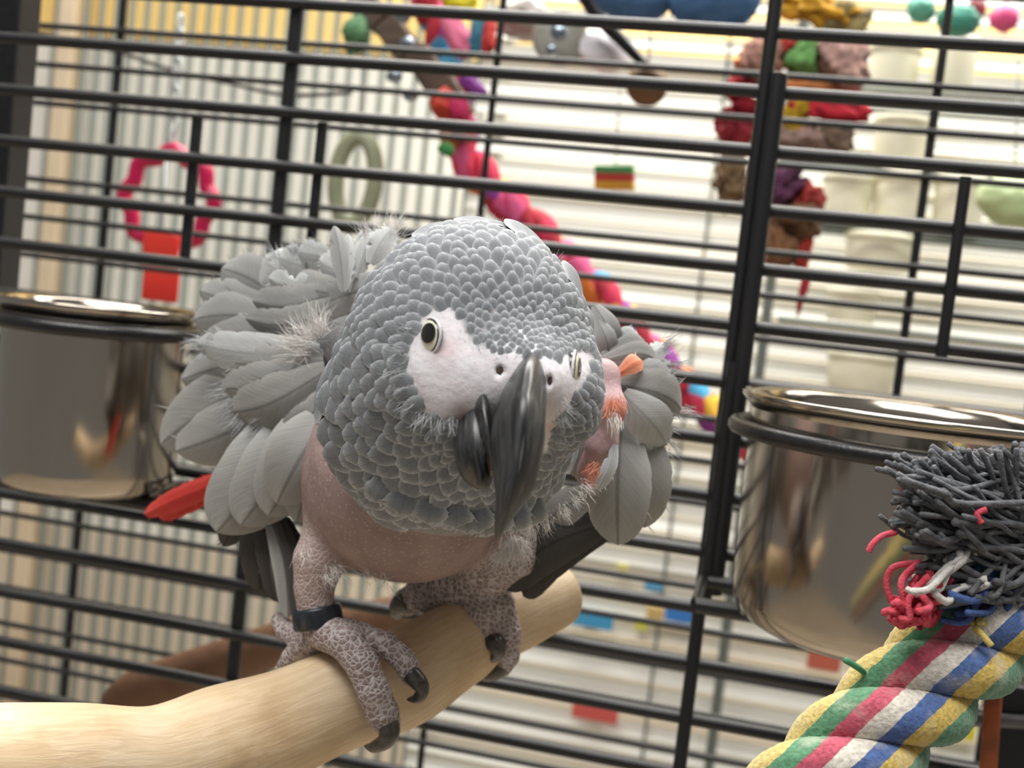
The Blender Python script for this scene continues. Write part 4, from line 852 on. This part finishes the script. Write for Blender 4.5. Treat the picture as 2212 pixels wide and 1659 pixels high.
disc('disc', 1398, 184, .80, 44, 40, mat('tan_wood', '#8a6c46', '#6f5536', rough=.6, scale=40), hang('wood_disc', 1398, 184, .80, 'round brown wooden disc below the black and white toy', 'bird toy'), tilt=40)
# blue fleece hammock
o = thing('hammock', onY(1470, 50, .74), 'soft blue fleece hammock drooping in two lobes', 'hammock')
m_fl = mat('blue_fleece', '#5a80b0', '#41658f', rough=.95, scale=60, bump=.8, bscale=500)
blob('fabric_lobe', 1370, -22, .74, 190, 140, m_fl, o, 8, 120, nz_=.04); blob('fabric_lobe', 1540, -14, .74, 210, 180, m_fl, o, -6, 130, nz_=.04)
# small striped block hanging on a wire
o = thing('striped_block', onY(1328, 412, .86), 'small green, red and yellow wooden block on a wire', 'bird toy')
k = pxsize(.86, 1328, 385)
for dy, c in ((-17,'#4a9a5c'),(0,'#b83a34'),(16,'#cfa02e')):
    part('layer', *bevbox(onY(1328, 385+dy, .86), (84*k, 40*k, 17*k), 3*k, roty(math.radians(-4))), plastic('block_colour', c, rough=.6), o, smooth=False)
V, Fc, U = tube(np.array([onY(1330, 362, .86), onY(1352, -60, .86)]), 2*k, 6); part('wire', V, Fc, m_clear, o)
# shredded rope toy on the right
o = thing('shredding_toy', onY(1740, 520, .80), 'shaggy red, green and pink shredding toy hanging beyond the right bars', 'bird toy')
for i, (x, y, w, h, a, c) in enumerate(((1760,20,180,70,12,'#d09a26'),(1650,130,90,110,0,'#b98a78'),(1735,120,70,90,10,'#72a860'),(1815,135,110,110,0,'#c09a90'),(1690,105,70,60,0,'#c23a30'),(1640,150,80,44,0,'#d86a34'),(1600,195,60,70,0,'#b82430'),(1745,188,130,40,6,'#d88a50'),(1625,240,70,60,0,'#b42032'),(1790,235,130,60,5,'#c02034'),(1720,250,60,70,0,'#d8b020'),(1590,275,80,70,20,'#c04050'),(1740,300,130,60,0,'#b89a90'),(1805,300,70,60,0,'#7f6a58'),(1830,50,80,80,20,'#9a8a5a'),
        (1580,390,70,110,0,'#8a6f50'),(1695,405,100,70,-30,'#6a3a5c'),(1745,435,60,70,10,'#b03a34'),(1720,470,100,90,0,'#7f5f44'),(1690,530,80,90,0,'#8a6040'),(1735,545,30,110,6,'#c03a34'),(1735,625,16,90,5,'#c02a3a'))):
    blob('rope_knot', x, y, .80, w, h, mat('shred_colour', c, tuple(int(255*min(1,v**(1/2.2)*.8)) for v in lin(c)), rough=.9, scale=90), o, a, nz_=.22, seed=i)
V, Fc, U = tube(np.array([onY(1770, 20, .80), onY(1790, -80, .80)]), 3*k, 6); part('cord', V, Fc, m_clear, o)
# cream tubs and coloured packs on the far shelf
m_cream = mat('cream_plastic', '#fbf8e2', '#f4f0d4', rough=.35)
for i, (x, y, w, h) in enumerate(((1930,155,110,120),(2060,140,100,110),(1945,300,120,90),(1830,430,110,110),(1945,430,120,110),(2070,440,110,120),(1900,545,150,80),(1840,660,110,70),(1860,800,150,80))):
    k = pxsize(1.12, x, y); c = onY(x, y, 1.12); t = thing('tub', (c[0], 1.12, c[2]-h*k/2), 'cream plastic tub on the %s shelf of the wire rack' % ('top','top','second','third','third','third','fourth','fifth','lowest')[i], 'tub', 'cream tubs on the wire rack')
    r = w*k/2; hh = h*k; V, Fc = lathe([(0,-hh/2),(r*.85,-hh/2),(r*.9,-hh*.45),(r*.97,hh*.25),(r*.97,hh*.3)], 28, c); part('tub_body', V, Fc, m_cream, t)
    V, Fc = lathe([(r*.97,hh*.3),(r*1.03,hh*.3),(r*1.03,hh*.47),(r*.96,hh/2),(0,hh/2)], 28, c); part('lid', V, Fc, m_cream, t)
rk = thing('wire_rack', (.45, 1.12, 0), 'pale grey wire rack holding cream tubs', 'rack')
for y in (203, 350, 490, 590, 702, 848):
    p = onY(1930, y, 1.12); k = pxsize(1.12, 1930, y)
    for dy in (-.045, 0, .045): cyl_between(unit_g, 'shelf_wire', (p[0]-.10, 1.12+dy, p[2]-.006), (p[0]+.30, 1.12+dy, p[2]-.006), .0022, rk)
p = onY(1930, 500, 1.12)
for dx in (-.10, .30):
    for dy in (-.045, .045): cyl_between(unit_g, 'post', (p[0]+dx, 1.12+dy, 0), (p[0]+dx, 1.12+dy, 1.8), .004, rk)
blob('pouch_body', 2190, 440, .9, 150, 110, plastic('mint_plastic', '#c4d6a4', '#b5c994', .5), hang('mint_pouch', 2190, 440, .9, 'mint green soft pouch hanging at the cage side', 'pouch'), 15, nz_=.05)
blob('bead_body', 2170, 40, 1.0, 60, 60, plastic('hot_pink', '#e0558a', rough=.4), hang('pink_bead', 2170, 40, 1.0, 'hot pink bead hanging above the mint pouch', 'bead'), nz_=.04)
for x, y, w, h, c in ((2070,45,90,70,'#3f8f7c'),(1990,20,60,60,'#5fa892'),(2110,20,40,50,'#8a3a44')):
    blob('bead_body', x, y, 1.02, w, h, plastic('bead_colour', c, rough=.4), hang('hanging_bead', x, y, 1.02, {'#3f8f7c':'large teal bead hanging near the pink one','#5fa892':'pale sea-green bead hanging beyond the cage','#8a3a44':'dark maroon bead between teal and pink ones'}[c], 'bead'), nz_=.04)
for x, y, w, h, c, lab in ((1275,1338,100,34,'#4aa6d8','sky blue plastic peg clipped to the white slats'),(1470,1328,66,34,'#3f86d8','royal blue plastic cap on the white slats'),(1415,1325,36,28,'#d8b878','sand coloured plastic cap beside the royal blue one'),(1385,1352,28,20,'#d8d860','small lime yellow peg on the white slats'),(1232,1288,24,20,'#e0a030','small amber peg on the white slats'),(1285,1540,100,34,'#d8605a','coral red paper label on the lower slats'),(1412,1268,40,18,'#58a0cc','thin pale blue peg above the royal blue cap'),(1345,1225,24,16,'#dcd880','small pale yellow peg on the upper slats'),(2060,1575,90,40,'#dcd040','yellow card on the slats beside the rainbow rope'),(1780,1428,70,40,'#c86a54','rust coloured card on the slats left of the rope')):
    k = pxsize(YS-.02, x, y); t = thing('slat_clip', onY(x, y, YS-.02), lab, 'clip')
    part('plate', *bevbox(onY(x, y, YS-.02), (w*k, 8*k, h*k), 2.5*k), plastic('clip_colour', c, rough=.5), t, smooth=False)
    part('hook', *box(onY(x, y, YS-.011), (w*k*.3, .012, h*k*.3)), m_slat, t, smooth=False)
# brown branch between the two cage walls
Yb = .585; kb = pxsize(Yb, 500, 1400)
Q = spline([[*onY(x, y, Yb+dy), r*kb] for x,y,r,dy in ((250,1530,44,0),(300,1500,56,0),(400,1462,54,0),(520,1420,50,0),(640,1375,44,0),(760,1345,40,0),(880,1320,36,0))], 60)
V, Fc, U = tube(Q[:,:3], Q[:,3], 24); tag(part('branch_perch', V, Fc, mat('brown_bark', '#6b4a33', '#7d5a40', rough=.6, scale=50, bump=.4), None, U), 'dark brown branch behind the cage bars below the wing', 'branch')
# rusty rod and black tray at the lower right
V, Fc, U = tube(np.array([onY(2150, 1440, .46), onY(2128, 1760, .46)]), .0032, 12); tag(part('rusty_rod', V, Fc, mat('rust', '#a5562c', '#7f4526', rough=.7, scale=120)), 'rusty orange upright rod beside the rainbow rope', 'rod')
tr = thing('seed_tray', onY(2230, 1690, .49), 'black plastic seed tray corner at the cage foot', 'tray')
part('side', *bevbox(onY(2265, 1620, .49), (.044, .02, .05), .002), plastic('tray_black', '#141415', rough=.4), tr, smooth=False)
V, Fc, U = tube(np.array([onY(2040, 1550, .478), onY(2330, 1565, .478)]), .0028, 12); part('rim_rail', V, Fc, mat('grey_rail', '#55565a', '#66676a', rough=.4), tr)
